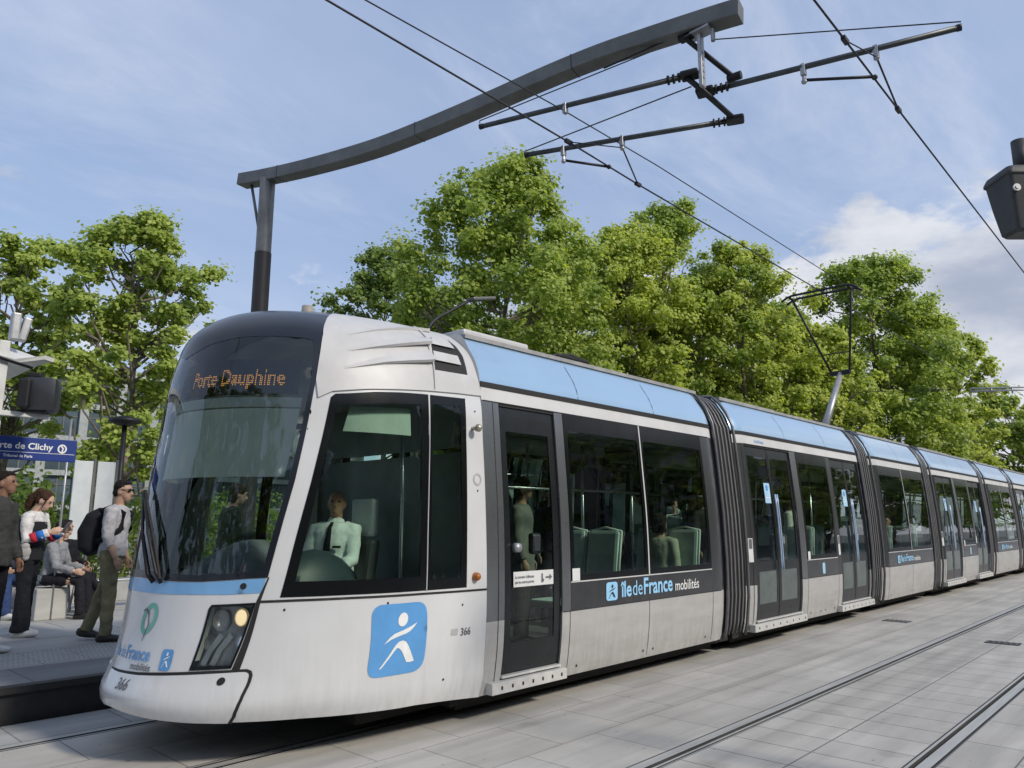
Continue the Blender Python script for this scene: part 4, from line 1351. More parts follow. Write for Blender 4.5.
tubes = []
for a, e in ((t1a, t1b), (t3a, t3b), (t2b, t2a)):
    d = (a - e).normalized()
    tb_ = MB().tube([a, e], .036, 12).build('cantilever_tube', M['tube'], mast, smooth=True)
    insulator(e + d * .08, d).build('insulator', M['iron'], tb_, smooth=True)
    MB().box(e, (.24, .20, .07), (e - a).to_track_quat('X', 'Z').to_matrix(), .03).build('hinge', M['iron'], tb_)
    MB().tube([a + d * .001, a - d * .05], .042, 10).build('end_cap', M['iron'], tb_, smooth=True)
    tubes.append(tb_)
W6 = .011
b = MB()
b.tube([t1a + Vector((0, 0, .06)), t1a + Vector((0, 0, .10)), Vector((7.95, 4.85, 7.95))], .009, 6)
b.tube([t3a + Vector((0, 0, .06)), hub + Vector((-.1, .1, .05))], .009, 6)
b.tube([t2b + Vector((0, 0, .07)), (8.16, 4.02, 7.85)], .008, 6)
b.tube([(8.10, 4.3, 8.1), (7.80, 5.5, 7.93)], .012, 6)
b.build('stay_rope', M['wire'], mast)


def clamp(tube_a, tube_b, at, drop, parent):
    b = MB().box(at - Vector((0, 0, .04)), (.07, .06, .16), bevel=.01).tube([at - Vector((0, 0, .1)), at - Vector((0, 0, drop))], .022, 8).ball(at - Vector((0, 0, drop)), .035)
    return b.build('wire_clamp', M['galv'], parent)


clamp(0, 0, Vector((7.97, 6.38, 7.10)), .20, mast)
clamp(0, 0, Vector((8.40, 5.40, 7.10)) if False else Vector((8.32, 5.58, 7.10)), .15, mast)
clamp(0, 0, Vector((7.55, 6.0, 7.45)), .07, mast)
clamp(0, 0, Vector((8.70, 3.10, 7.30)), .20, mast)
clamp(0, 0, Vector((8.93, 2.31, 7.30)), .12, mast)
MB().tube([(7.99, 6.40, 6.93), (8.62, 6.03, 6.93)], .020, 8).ball((8.62, 6.03, 6.93), .035).build('steady_arm', M['iron'], mast, smooth=True)
MB().tube([(8.70, 3.10, 7.12), (9.12, 2.40, 7.06)], .020, 8).ball((9.12, 2.40, 7.05), .035).build('steady_arm', M['iron'], mast, smooth=True)
b = MB().tube([(8.32, 5.58, 6.96), (7.65, 6.03, 6.95)], .008, 6).tube([(8.32, 5.58, 6.96), (9.4, 6.03, 6.92)], .012, 6).box((7.65, 6.03, 6.95), (.14, .05, .05)).box((9.4, 6.03, 6.92), (.14, .05, .05))
b.tube([(8.93, 2.31, 7.19), (8.10, 2.40, 7.03)], .008, 6).tube([(8.93, 2.31, 7.19), (10.05, 2.40, 7.02)], .012, 6).box((8.10, 2.40, 7.03), (.14, .05, .05)).box((10.05, 2.40, 7.02), (.14, .05, .05))
b.build('bridle', M['wire'], mast)
rebase(mast, (px, py, PZ))


def wire(name, pts, r, lab):
    o = MB().tube(pts, r, 8).build(name, M['wire'], None, smooth=True)
    return tag(o, lab, 'overhead wire', 'overhead wires along the tracks')


wire('contact_wire', [(-25, 6.03, 6.97), (7.65, 6.03, 6.95), (9.4, 6.03, 6.92), (40, 6.03, 6.90), (90, 6.03, 6.9)], .0125, 'contact wire stretched above the tram roof, the lower of the two wires there')
wire('messenger_wire', [(-25, 6.03, 6.9), (4.15, 6.03, 7.22), (7.55, 6.03, 7.39), (10, 6.03, 7.46), (17.6, 6.03, 7.48), (40, 6.03, 7.6), (90, 6.03, 7.5)], .009, 'thin upper wire stretched above the tram roof over the contact wire')
wire('contact_wire', [(-25, 2.40, 7.1), (8.10, 2.40, 7.03), (10.05, 2.40, 7.02), (40, 2.40, 7.0), (90, 2.4, 7.0)], .0125, 'contact wire above the empty track, crossing the right part of the sky')

far = empty('registration_arm')
tag(far, 'pale distant registration arm hanging over the track in front of the trees', 'registration arm')
for dz in (0, -.12):
    MB().tube([(35.9, 6.94, 7.22 + dz), (38.9, 3.7, 7.36 + dz)], .04, 8).build('arm_tube', M['galv'], far, smooth=True)
b = MB()
for k in range(4):
    t = .2 + k * .2
    b.tube([(35.9 + 3 * t, 6.94 - 3.24 * t, 7.22 + .14 * t), (35.9 + 3 * t, 6.94 - 3.24 * t, 6.98 + .14 * t)], .035, 8)
b.build('arm_insulator', M['galv'], far, smooth=True)
MB().tube([(35.9, 6.94, 7.22), (34.2, 14, 7.6)], .012, 6).build('span_rope', M['wire'], far)
MB().tube([(38.9, 3.7, 7.36), (41, -3, 7.8)], .012, 6).build('span_rope', M['wire'], far)

# signal housing hanging at the right edge, on a pole beyond the frame
sg = empty('traffic_signal')
tag(sg, 'dark grey signal housing seen from behind, hanging at the right edge of the sky', 'traffic signal')
fw = Vector((math.cos(R(YAW)), math.sin(R(YAW)), 0)); rt = Vector((math.sin(R(YAW)), -math.cos(R(YAW)), 0)); up = Vector((0, 0, 1))
base = Vector((5.53, .64, 3.47))
rotm = Matrix((rt, fw, up)).transposed()
V, F = [], []
secs = [(0.0, .125, .07), (.02, .14, .085), (.20, .165, .11), (.36, .185, .125), (.37, .195, .135), (.385, .195, .135), (.42, .18, .12), (.44, .14, .09)]
for h, w, dpt in secs:
    sq = rounded([(-w, -dpt), (w, -dpt), (w, dpt), (-w, dpt)], .03, 4)
    V += [base + rotm @ Vector((x + .02 * h, y, h)) for x, y in sq]
ns = len(V) // len(secs)
for i in range(len(secs) - 1):
    F += [(i * ns + k, i * ns + (k + 1) % ns, (i + 1) * ns + (k + 1) % ns, (i + 1) * ns + k) for k in range(ns)]
F += [tuple(range(ns - 1, -1, -1)), tuple((len(secs) - 1) * ns + k for k in range(ns))]
mesh_obj('housing', V, F, M['signal_grey'], sg, False).data.set_sharp_from_angle(angle=R(25))
q = base + rotm @ Vector((-.14, -.118, .27))
MB().tube([q, q - fw * .012], .024, 12).tube([q - fw * .012, q - fw * .016], .012, 8).build('bolt', M['galv'], sg)
q = base + rotm @ Vector((.0, 0, .42))
MB().tube([q, q + up * .23], .045, 14).build('hanger_pipe', M['signal_grey'], sg, smooth=True)
pole_at = base + rt * .55
pole_at.z = 0
MB().tube([pole_at, pole_at + up * 4.3], .06, 14).tube([q + up * .21, Vector((pole_at.x, pole_at.y, q.z + .21))], .035, 10).build('pole', M['signal_grey'], sg, smooth=True)

# ------------------------------------------------------------------ stop furniture on the platform
sn = empty('station_sign', (2.42, 11.0, PZ))
tag(sn, 'blue station name sign lettered Porte de Clichy above the waiting people', 'station sign')
MB().box((2.0, 11.0, 2.60), (2.60, .05, .29), bevel=.006).build('sign_board', M['sign_blue'], sn).location = (-2.42, -11.0, -PZ)
loc = Vector((-2.42, -11.0, -PZ))


def flat_text(tx, size, bold, x_end, z, y, mat, parent, name, align='RIGHT', sq_=1.0):
    V, F = text_mesh(tx, size, bold, align, sq_)
    o = mesh_obj(name, [(x_end + a, y, z + b_) for a, b_ in V], F, mat, parent)
    o.location = loc
    return o


flat_text('Porte de Clichy', .112, .0025, 3.02, 2.595, 10.972, M['text_white'], sn, 'sign_text')
flat_text('Tribunal de Paris', .047, .001, 2.80, 2.487, 10.972, M['text_white'], sn, 'sign_text')
MB().box((2.0, 10.972, 2.552), (2.56, .003, .006)).build('sign_line', M['text_white'], sn).location = loc
bmk = MB()
for t in np.linspace(0, 2 * math.pi, 25)[:-1]:
    t2 = t + 2 * math.pi / 24
    bmk.add([(3.13 + .055 * math.cos(t), 10.972, 2.62 + .06 * math.sin(t)), (3.13 + .055 * math.cos(t2), 10.972, 2.62 + .06 * math.sin(t2)), (3.13 + .036 * math.cos(t2), 10.972, 2.62 + .04 * math.sin(t2)), (3.13 + .036 * math.cos(t), 10.972, 2.62 + .04 * math.sin(t))], [(0, 1, 2, 3)])
bmk.add([(3.10, 10.971, 2.66), (3.12, 10.971, 2.665), (3.15, 10.971, 2.63), (3.135, 10.971, 2.56), (3.12, 10.971, 2.56), (3.13, 10.971, 2.625)], [(0, 1, 2, 3, 4, 5)])
bmk.build('sign_emblem', M['text_white'], sn).location = loc
MB().tube([(1.0, 11.02, PZ), (1.0, 11.02, 2.78)], .035, 10).build('sign_post', M['galv'], sn, smooth=True).location = loc

o = MB().tube([(3.62, 12.4, PZ), (3.62, 12.4, 3.2)], .017, 8).build('signal_pole', M['galv'], None, smooth=True)
tag(o, 'thin pale pole standing behind the woman with the phone', 'pole')
sh = empty('platform_shelter')
tag(sh, 'white steel platform shelter with a drooping curved canopy at the left edge', 'shelter')
V, F = [], []
prof = [(-1.5, 4.02), (-.6, 4.06), (.4, 4.05), (1.2, 3.98), (1.8, 3.88), (2.3, 3.80), (2.62, 3.72), (2.72, 3.70)]
for x, z in prof:
    for y in (10.2, 10.6, 12.2):
        V.append((x, y, z - (.22 if y == 10.2 else 0) * (1 if x < 2.6 else .2)))
for i in range(len(prof) - 1):
    for j in range(2):
        F.append((i * 3 + j, (i + 1) * 3 + j, (i + 1) * 3 + j + 1, i * 3 + j + 1))
cn = mesh_obj('canopy', V, F, M['canopy'], sh, False)
md = cn.modifiers.new('thickness', 'SOLIDIFY'); md.thickness = .05; md.offset = -1
MB().tube([(-1.5, 10.2, 3.79), (.4, 10.2, 3.82), (1.8, 10.2, 3.65), (2.5, 10.2, 3.50)], .018, 8).build('canopy_rim', M['iron'], sh, smooth=True)
for x in (2.20, -.8):
    MB().box((x, 10.3, 2.05), (.11, .11, 3.5), bevel=.01).build('post', M['canopy'], sh)
MB().box((2.42, 10.2, 2.93), (.62, .08, .06), bevel=.01).build('bracket_arm', M['canopy'], sh)
b = MB().box((2.30, 10.35, 4.0), (.10, .12, .34), bevel=.02).box((2.40, 10.35, 3.98), (.09, .12, .30), Matrix.Rotation(R(10), 3, 'Y'), .02)
b.build('roof_bracket', M['galv'], sh)

dp = empty('display_housing', (2.60, 10.2, 2.96))
tag(dp, 'black boxy passenger display housing standing on a white arm by the shelter', 'display')
rz = Matrix.Rotation(R(-28), 3, 'Z')
MB().box((.02, 0, .22), (.38, .34, .42), rz, .075).build('housing', M['plastic_dark'], dp, angle=50)
MB().box((-.13, -.02, .21), (.12, .36, .34), rz, .02).build('screen_hood', M['iron'], dp)
MB().box((-.06, 0, .455), (.14, .14, .06), rz, .015).build('top_cap', M['iron'], dp)
MB().box((-.04, 0, .01), (.30, .2, .03), rz, .005).build('mount', M['iron'], dp)

bn = empty('bench', (3.6, 13.35, PZ))
tag(bn, 'grey metal platform bench under the seated people', 'bench')
MB().box((0, 0, .45), (4.2, .42, .045), bevel=.01).build('seat', M['galv'], bn)
for x in (-1.7, -.6, .55, 1.7):
    b = MB().tube([(x, -.16, .43), (x - .06, -.16, 0)], .02, 8).tube([(x, .16, .43), (x + .06, .16, 0)], .02, 8).tube([(x, -.16, .42), (x, .16, .42)], .02, 8)
    b.build('leg', M['galv'], bn, smooth=True)
o = MB().box((4.5, 14.6, PZ + .17), (7.5, .35, .34), bevel=.02).build('low_wall', material('low_wall', (.40, .40, .38), .75, 0, .1, 3))
tag(o, 'low pale concrete wall running behind the platform bench', 'low wall')

for i, x in enumerate((4.97, 5.38)):
    ip = empty('information_panel', (x, 16.0, 0))
    tag(ip, ('left' if i == 0 else 'right') + ' one of two pale upright panels standing behind the man with the backpack', 'information panel', 'pale panels behind the platform')
    MB().box((0, 0, 2.1), (.33, .05, 1.5), bevel=.01).build('board', M['poster'], ip)
    MB().box((.19, 0, 1.45), (.05, .08, 2.9), bevel=.01).build('frame_post', M['mast'], ip)

# street lamps
lp = empty('street_lamp', (12.4, 15.0, 0))
tag(lp, 'dark street lamp on a bent arm showing just above the tram roof', 'street lamp')
MB().tube([(0, 0, 0), (.1, 0, 6.2)], [.09, .06], 12).tube(spline([(.1, 0, 6.2), (.5, 0, 7.0), (1.2, 0, 7.5), (1.9, 0, 7.95)], 5), .045, 10).build('pole', M['iron'], lp, smooth=True)
MB().box((2.42, 0, 8.12), (.95, .30, .10), Matrix.Rotation(R(-14), 3, 'Y'), .04).build('lamp_head', M['mast'], lp)
lp = empty('street_lamp', (6.0, 17.0, 0))
tag(lp, 'black mushroom-shaped street lamp beneath the left tree', 'street lamp')
MB().tube([(0, 0, 0), (0, 0, 3.8)], [.07, .05], 12).build('pole', M['iron'], lp, smooth=True)
MB().tube([(0, 0, 3.72), (0, 0, 3.80), (0, 0, 3.88), (0, 0, 3.93)], [.12, .34, .30, .08], 18).build('lamp_head', M['iron'], lp, smooth=True)

# ------------------------------------------------------------------ buildings
def facade_block(name, lab, x0, x1, y, depth, h, nx, nz, win_w, win_h, wall, glass_m, face, zb=1.0, cat='building'):
    """face +1: the windows look towards +Y (block lies at smaller Y), -1: towards -Y"""
    r = empty(name, ((x0 + x1) / 2, y, 0))
    tag(r, lab, cat)
    o = Vector(r.location)
    dx, dz = (x1 - x0) / nx, (h - zb) / nz
    V, F = [], []
    yr = y - face * .22
    xs = [x0] + [c for i in range(nx) for c in (x0 + dx * (i + .5) - win_w / 2, x0 + dx * (i + .5) + win_w / 2)] + [x1]
    zs = [0] + [c for k in range(nz) for c in (zb + dz * (k + .5) - win_h / 2, zb + dz * (k + .5) + win_h / 2)] + [h]
    b = MB()
    for i in range(len(xs) - 1):
        for k in range(len(zs) - 1):
            if i % 2 == 1 and k % 2 == 1:
                a, c, e, g_ = xs[i], xs[i + 1], zs[k], zs[k + 1]
                b.add([(a, y, e), (c, y, e), (c, y, g_), (a, y, g_), (a, yr, e), (c, yr, e), (c, yr, g_), (a, yr, g_)], [(0, 1, 5, 4), (1, 2, 6, 5), (2, 3, 7, 6), (3, 0, 4, 7)])
            else:
                b.add([(xs[i], y, zs[k]), (xs[i + 1], y, zs[k]), (xs[i + 1], y, zs[k + 1]), (xs[i], y, zs[k + 1])], [(0, 1, 2, 3)])
    yb = y - face * depth
    b.add([(x0, y, 0), (x1, y, 0), (x1, yb, 0), (x0, yb, 0), (x0, y, h), (x1, y, h), (x1, yb, h), (x0, yb, h)], [(1, 2, 6, 5), (2, 3, 7, 6), (3, 0, 4, 7), (4, 5, 6, 7)])
    w = b.build('wall', wall, r); w.location = -o
    MB().box(((x0 + x1) / 2, y - face * (depth / 2 - .15), h + .15), (x1 - x0 + .4, depth + .5, .3)).build('cornice', wall, r).location = -o
    first = None
    for i in range(nx):
        for k in range(nz):
            p = Vector((x0 + dx * (i + .5), yr, zb + dz * (k + .5)))
            if first is None:
                first = MB().box((0, 0, 0), (win_w + .04, .05, win_h + .04)).build('window', glass_m, r)
                bars = MB().box((0, face * .035, 0), (.06, .04, win_h)).box((0, face * .035, win_h * .2), (win_w, .04, .05)).build('window_bar', M['canopy'] if face > 0 else M['mast'], first)
                first.location = p - o
            else:
                c = copy_tree(first, r); c.location = p - o
    return r


M['stone'] = material('pale_stone', (.36, .33, .28), .85, 0, .1, .6, bump=.2, bscale=8)
M['win_dark'] = material('window_dark', (.03, .035, .04), .08, 0, .1)
facade_block('apartment_building', 'stone apartment building across the street behind the photographer', -60, 110, -32, 14, 15.5, 24, 4, 1.5, 2.6, M['stone'], M['win_dark'], 1, 3.0)
M['curtain'] = material('curtain_wall_glass', (.10, .14, .17), .10, .1, .25, .35)
M['curtain_frame'] = material('curtain_wall_frame', (.34, .37, .38), .5, .3, .1)
facade_block('glass_building', 'grey glass office building behind the trees at the left', 2, 26, 36, 12, 8.2, 16, 5, 1.15, 1.25, M['curtain_frame'], M['curtain'], -1, .8)

# ------------------------------------------------------------------ trees
def leaf_material(name, dark, mid, light, trans):
    m = bpy.data.materials.new(name)
    m.use_nodes = True
    nt = m.node_tree
    nt.nodes.clear()
    L = nt.links.new
    o = nt.nodes.new('ShaderNodeOutputMaterial')
    g = nt.nodes.new('ShaderNodeNewGeometry')
    rp = nt.nodes.new('ShaderNodeValToRGB')
    e = rp.color_ramp.elements
    e[0].position, e[0].color = 0.0, (*dark, 1)
    e[1].position, e[1].color = 1.0, (*light, 1)
    k = e.new(.5); k.color = (*mid, 1)
    t = nt.nodes.new('ShaderNodeTexCoord')
    n = nt.nodes.new('ShaderNodeTexNoise'); n.inputs['Scale'].default_value = .55; n.inputs['Detail'].default_value = 3
    L(t.outputs['Object'], n.inputs['Vector'])
    a = nt.nodes.new('ShaderNodeMath'); a.operation = 'MULTIPLY_ADD'; a.inputs[1].default_value = .55
    L(g.outputs['Random Per Island'], a.inputs[0])
    mr = nt.nodes.new('ShaderNodeMapRange'); mr.inputs['From Min'].default_value = .3; mr.inputs['From Max'].default_value = .7
    mr.inputs['To Min'].default_value = 0; mr.inputs['To Max'].default_value = .5
    L(n.outputs['Fac'], mr.inputs['Value']); L(mr.outputs[0], a.inputs[2])
    L(a.outputs[0], rp.inputs[0])
    d = nt.nodes.new('ShaderNodeBsdfPrincipled'); d.inputs['Roughness'].default_value = .5; d.inputs['Specular IOR Level'].default_value = .3
    L(rp.outputs[0], d.inputs['Base Color'])
    tr = nt.nodes.new('ShaderNodeBsdfTranslucent')
    mx = nt.nodes.new('ShaderNodeMix'); mx.data_type = 'RGBA'; mx.blend_type = 'MULTIPLY'; mx.inputs[0].default_value = 1
    L(rp.outputs[0], mx.inputs[6]); mx.inputs[7].default_value = (1.5, 1.5, .7, 1)
    L(mx.outputs[2], tr.inputs[0])
    s = nt.nodes.new('ShaderNodeMixShader'); s.inputs[0].default_value = trans
    L(d.outputs[0], s.inputs[1]); L(tr.outputs[0], s.inputs[2]); L(s.outputs[0], o.inputs[0])
    return m


LEAF = [leaf_material('plane_leaf', (.135, .205, .042), (.300, .390, .085), (.520, .580, .170), .44),
        leaf_material('plane_leaf_fresh', (.200, .265, .048), (.400, .475, .098), (.620, .645, .195), .44),
        leaf_material('plane_leaf_dark', (.075, .130, .036), (.175, .255, .066), (.310, .375, .110), .42)]


def tree(label, x, y, top, low, rad, n_leaf, seed, mat=0, leaf=.20, trunk_r=.16, clumps=110, cat='tree', name='plane_tree', group='plane trees behind the tram', lean=(0, 0), squash=1.0, gap=1.0):
    rg = np.random.default_rng(seed)
    root = empty(name, (x, y, 0))
    tag(root, label, cat, group)
    H = top - low
    n_leaf = int(n_leaf * 2.9); clumps = int(clumps * 2.2); leaf *= .64
    # clump centres fill an uneven crown
    ce, cr_ = [], []
    lobes = [(rg.uniform(0, 2 * math.pi), rg.uniform(.2, .95), rg.uniform(.15, .42)) for _ in range(7)]
    tries = 0
    while len(ce) < clumps and tries < 9000:
        tries += 1
        t = rg.uniform(0.02, 1) ** .85
        ang = rg.uniform(0, 2 * math.pi)
        env = min(1.0, ((1.03 - t) / .32) ** .5) * min(1.0, ((t + .10) / .34) ** .55)
        w = 1.0
        for a0, t0, s0 in lobes:
            da = (ang - a0 + math.pi) % (2 * math.pi) - math.pi
            w += s0 * math.exp(-(da / .7) ** 2 - ((t - t0) / .22) ** 2)
        w *= .80
        rr = rad * env * w * math.sqrt(rg.uniform(.02, 1)) * rg.uniform(.86, 1.06)
        p = np.array([rr * math.cos(ang) + lean[0] * t, rr * math.sin(ang) * squash + lean[1] * t, low + H * t])
        size = rg.uniform(.06, .16) * (rad + H * .3) * .52
        p[2] = min(p[2], top - size * .35)
        if ce and min(np.linalg.norm((np.array(ce) - p) * [1, 1, .9], axis=1)) < size * .30 * gap:
            continue
        ce.append(p); cr_.append(size)
    ce = np.array(ce); cr_ = np.array(cr_)
    # leaves
    k = rg.choice(len(ce), n_leaf, p=cr_ ** 2 / (cr_ ** 2).sum())
    off = rg.normal(size=(n_leaf, 3))
    off /= np.linalg.norm(off, axis=1, keepdims=True)
    off *= (rg.uniform(0, 1, n_leaf) ** .55)[:, None] * cr_[k][:, None] * np.array([1, 1, .72])
    stray = rg.uniform(0, 1, n_leaf) < .28
    off[stray] *= rg.uniform(1.2, 2.1, stray.sum())[:, None]
    c = ce[k] + off
    nrm = off / (np.linalg.norm(off, axis=1, keepdims=True) + 1e-6) * .55 + rg.normal(size=(n_leaf, 3)) * .55 + np.array([-.12, -.55, .75])   # leaves turn to the light
    nrm /= np.linalg.norm(nrm, axis=1, keepdims=True)
    a = np.cross(nrm, rg.normal(size=(n_leaf, 3))); a /= np.linalg.norm(a, axis=1, keepdims=True)
    b_ = np.cross(nrm, a)
    s = (leaf * rg.uniform(.6, 1.3, n_leaf))[:, None]
    bend = nrm * s * rg.uniform(-.25, .1, n_leaf)[:, None]
    # five-cornered leaf, folded along its rib
    v = np.stack([c - a * s * .5, c - a * s * .05 - b_ * s * .48 + bend, c + a * s * .30 - b_ * s * .30 + bend * .6, c + a * s * .55, c + a * s * .30 + b_ * s * .30 + bend * .6, c - a * s * .05 + b_ * s * .48 + bend], 1).reshape(-1, 3)
    nV = len(v)
    me = bpy.data.meshes.new('crown')
    me.vertices.add(nV)
    me.vertices.foreach_set('co', v.astype(np.float32).ravel())
    base = np.arange(n_leaf)[:, None] * 6
    quads = np.concatenate([base + np.array([0, 1, 2, 3]), base + np.array([0, 3, 4, 5])], 1).reshape(-1, 4)
    me.loops.add(quads.size); me.loops.foreach_set('vertex_index', quads.ravel().astype(np.int32))
    me.polygons.add(len(quads)); me.polygons.foreach_set('loop_start', np.arange(0, quads.size, 4).astype(np.int32))
    me.polygons.foreach_set('loop_total', np.full(len(quads), 4, np.int32))
    me.update(calc_edges=True)
    me.materials.append(LEAF[mat])
    o = bpy.data.objects.new('crown', me); COL.objects.link(o); o.parent = root
    # trunk and limbs
    b = MB()
    tx = lambda z: np.array([lean[0] * max(0, (z - low) / H) * .8 + .12 * math.sin(z * .7 + seed), lean[1] * max(0, (z - low) / H) * .8 + .10 * math.cos(z * .9 + seed), z])
    zt = low + H * .86
    b.tube([tx(z) for z in np.linspace(0, zt, 14)], [trunk_r * (1.35 if i == 0 else 1.0) * (1 - .88 * (i / 13) ** 1.2) for i in range(14)], 10)
    order = rg.permutation(len(ce))[:min(len(ce), 70)]
    for i in order:
        e = ce[i]
        z0 = max(low * .75, e[2] - (.35 + .35 * rg.uniform()) * np.hypot(e[0], e[1]) - rg.uniform(.3, 1.2))
        z0 = min(z0, zt - .2)
        s0 = tx(z0)
        m1 = s0 + (e - s0) * np.array([.45, .45, .30]) + rg.normal(size=3) * .15
        m2 = s0 + (e - s0) * np.array([.80, .80, .72]) + rg.normal(size=3) * .15
        r0 = min(trunk_r * .5, .018 + .012 * np.linalg.norm(e - s0))
        b.tube([s0, m1, m2, e], [r0, r0 * .7, r0 * .42, r0 * .15], 6, caps=False)
        for q in range(2):
            d = np.clip(rg.normal(size=3), -1.2, 1.2) * cr_[i] * .5
            b.tube([m2, m2 + (e - m2) * .5 + d * .4, e + d], [r0 * .35, r0 * .22, r0 * .08], 5, caps=False)
    b.build('trunk', M['bark'], root, smooth=True)
    return root


T = [
 ('plane tree with pale fresh leaves cut off by the left edge of the photo', 5.3, 23.6, 9.5, 3.2, 1.7, 9500, 11, 0, .18, .12, 70),
 ('young plane tree with a loose crown standing left of the tram nose', 7.15, 20.3, 9.7, 2.6, 2.30, 14500, 5, 0, .17, .11, 85),
 ('low dark leafy tree right behind the catenary post', 20.8, 27.5, 14.4, 4.8, 3.3, 9000, 23, 2, .24, .16, 80),
 ('tallest broad plane tree rising left of the middle over the cab roof', 19.6, 18.6, 15.4, 2.6, 4.3, 24000, 31, 0, .22, .20, 150),
 ('plane tree with fresh yellow-green leaves right of the tallest tree', 27.6, 18.4, 15.0, 2.5, 3.5, 17000, 41, 1, .24, .18, 130),
 ('slender plane tree whose tip crosses the overhead wires', 31.2, 18.6, 17.4, 2.5, 3.6, 17000, 53, 0, .25, .18, 110),
 ('plane tree in thin leaf left of the pantograph', 33.6, 15.8, 15.2, 2.5, 3.4, 14000, 61, 1, .24, .17, 95),
 ('big round plane tree at the right beneath the white cloud', 47.0, 13.8, 17.4, 2.2, 5.9, 26000, 71, 0, .29, .24, 160),
 ('low fresh-leaved plane tree behind the pantograph', 37.8, 14.2, 11.6, 2.0, 3.5, 14000, 83, 1, .26, .18, 100),
 ('plane tree at the right edge beside the big round one', 54.5, 12.6, 15.0, 2.0, 4.2, 15000, 97, 1, .32, .2, 100),
 ('plane tree of the second row behind the fresh yellow-green one', 32.1, 25.0, 16.9, 2.5, 4.3, 15000, 101, 0, .27, .2, 110),
 ('plane tree of the second row left of the pantograph head', 42.0, 22.0, 17.5, 2.5, 5.0, 16000, 113, 2, .30, .2, 110),
 ('plane tree of the second row behind the dark low tree', 28.4, 32.0, 15.2, 2.5, 4.0, 11000, 127, 2, .30, .2, 90),
 ('plane tree of the second row left of the big round one', 50.5, 21.5, 16.8, 2.0, 5.6, 15000, 131, 0, .33, .22, 110),
 ('farthest plane tree showing low at the right edge', 73.5, 11.6, 11.8, 1.5, 5.0, 11000, 139, 0, .40, .2, 80),
 ('small plane tree low behind the cab roof', 25.6, 21.8, 11.4, 2.0, 3.2, 12000, 149, 1, .25, .16, 90),
 ('low plane tree far down the row between the modules', 44.5, 14.6, 9.5, 1.5, 3.6, 11000, 151, 0, .30, .16, 80),
]
for t_ in T:
    tree(*t_)


# trees on the other side of the street and at the end of the stop, outside the picture: the tram's glass mirrors them
KERB = 'leafy street tree across the road, outside the picture and mirrored in the tram windows'
proto = tree(KERB, -8, -19, 12.5, 2.2, 3.6, 6000, 401, 0, .34, .18, 70, group='street trees across the road')
proto2 = tree(KERB, -1, -21, 11.5, 2.2, 3.4, 6000, 409, 2, .34, .18, 70, group='street trees across the road')
for i in range(22):
    q = copy_tree(proto if i % 2 else proto2)
    q.location = (5.5 + i * 6.5, (-19 if i < 7 else -15) - 2 * (i % 3), 0); q.rotation_euler = (0, 0, i * 1.3)
END = 'tall street tree beyond the platform end, outside the picture and mirrored in the windscreen'
for i in range(6):
    q = copy_tree(proto2 if i % 2 else proto)
    q['label'] = END; q['group'] = 'street trees beyond the platform end'
    q.location = (-24 - 3 * (i % 2), -15 + i * 6.0, 0); q.rotation_euler = (0, 0, i * 2.1); q.scale = (1.35, 1.35, 1.25)


def shrub(label, x, y, r, h, n, seed, mat, leaf=.10):
    rg = np.random.default_rng(seed)
    root = empty('shrub', (x, y, 0)); tag(root, label, 'shrub', 'shrubs behind the platform')
    c = rg.normal(size=(n, 3)); c /= np.linalg.norm(c, axis=1, keepdims=True)
    c *= (rg.uniform(.2, 1, n) ** .4)[:, None]
    lob = 1 + .25 * np.sin(c[:, :1] * 5 + seed) * np.cos(c[:, 1:2] * 4 + 2 * seed)
    c = c * lob * np.array([r, r * .6, h * .52]) + np.array([0, 0, h * .5])
    c[:, 2] = np.abs(c[:, 2])
    nrm = rg.normal(size=(n, 3)); nrm /= np.linalg.norm(nrm, axis=1, keepdims=True)
    a = np.cross(nrm, rg.normal(size=(n, 3))); a /= np.linalg.norm(a, axis=1, keepdims=True)
    b_ = np.cross(nrm, a)
    s = (leaf * rg.uniform(.6, 1.3, n))[:, None]
    v = np.stack([c - a * s * .6, c - b_ * s * .35, c + a * s * .6, c + b_ * s * .35], 1).reshape(-1, 3)
    mesh_obj('foliage', v, np.arange(4 * n).reshape(-1, 4), LEAF[mat], root)
    b = MB()
    for k in range(6):
        e = rg.uniform(-.6, .6, 2) * r
        b.tube([(e[0] * .2, e[1] * .2, 0), (e[0] * .6, e[1] * .4, h * .4), (e[0], e[1] * .5, h * .8)], [.03, .02, .008], 5)
    b.build('stem', M['bark'], root)
    return root


for i, (x, y, r, h, lab) in enumerate(((2.6, 17.6, 1.3, 2.7, 'leafy shrub behind the man in the dark jacket'), (4.3, 17.9, 1.1, 2.6, 'leafy shrub under the blue sign behind the woman with the phone'), (7.6, 22.0, 1.6, 2.5, 'leafy shrub farther back near the black lamp'), (10.5, 21.0, 2.0, 2.6, 'leafy shrub behind the tram nose'), (14.0, 19.0, 1.8, 2.2, 'leafy shrub seen through the cab windows'))):
    shrub(lab, x, y, r, h, 4200, 200 + i, 2, .12)
# clipped hedges run behind the platform further along: they darken the far side of the tram windows
for i, x in enumerate((19, 25, 31, 37, 43)):
    shrub('clipped hedge block behind the tram, number %s along the row' % ('one', 'two', 'three', 'four', 'five')[i] if False else ('hedge clump seen through the first passenger windows', 'hedge clump seen behind the second module', 'hedge clump beyond the third module', 'hedge clump beyond the fourth module', 'hedge clump far down the tram')[i], x, 17.2, 3.2, 3.0, 5200, 300 + i, 0, .17)

# ------------------------------------------------------------------ people
def unit(v):
    v = Vector(v); return v.normalized()


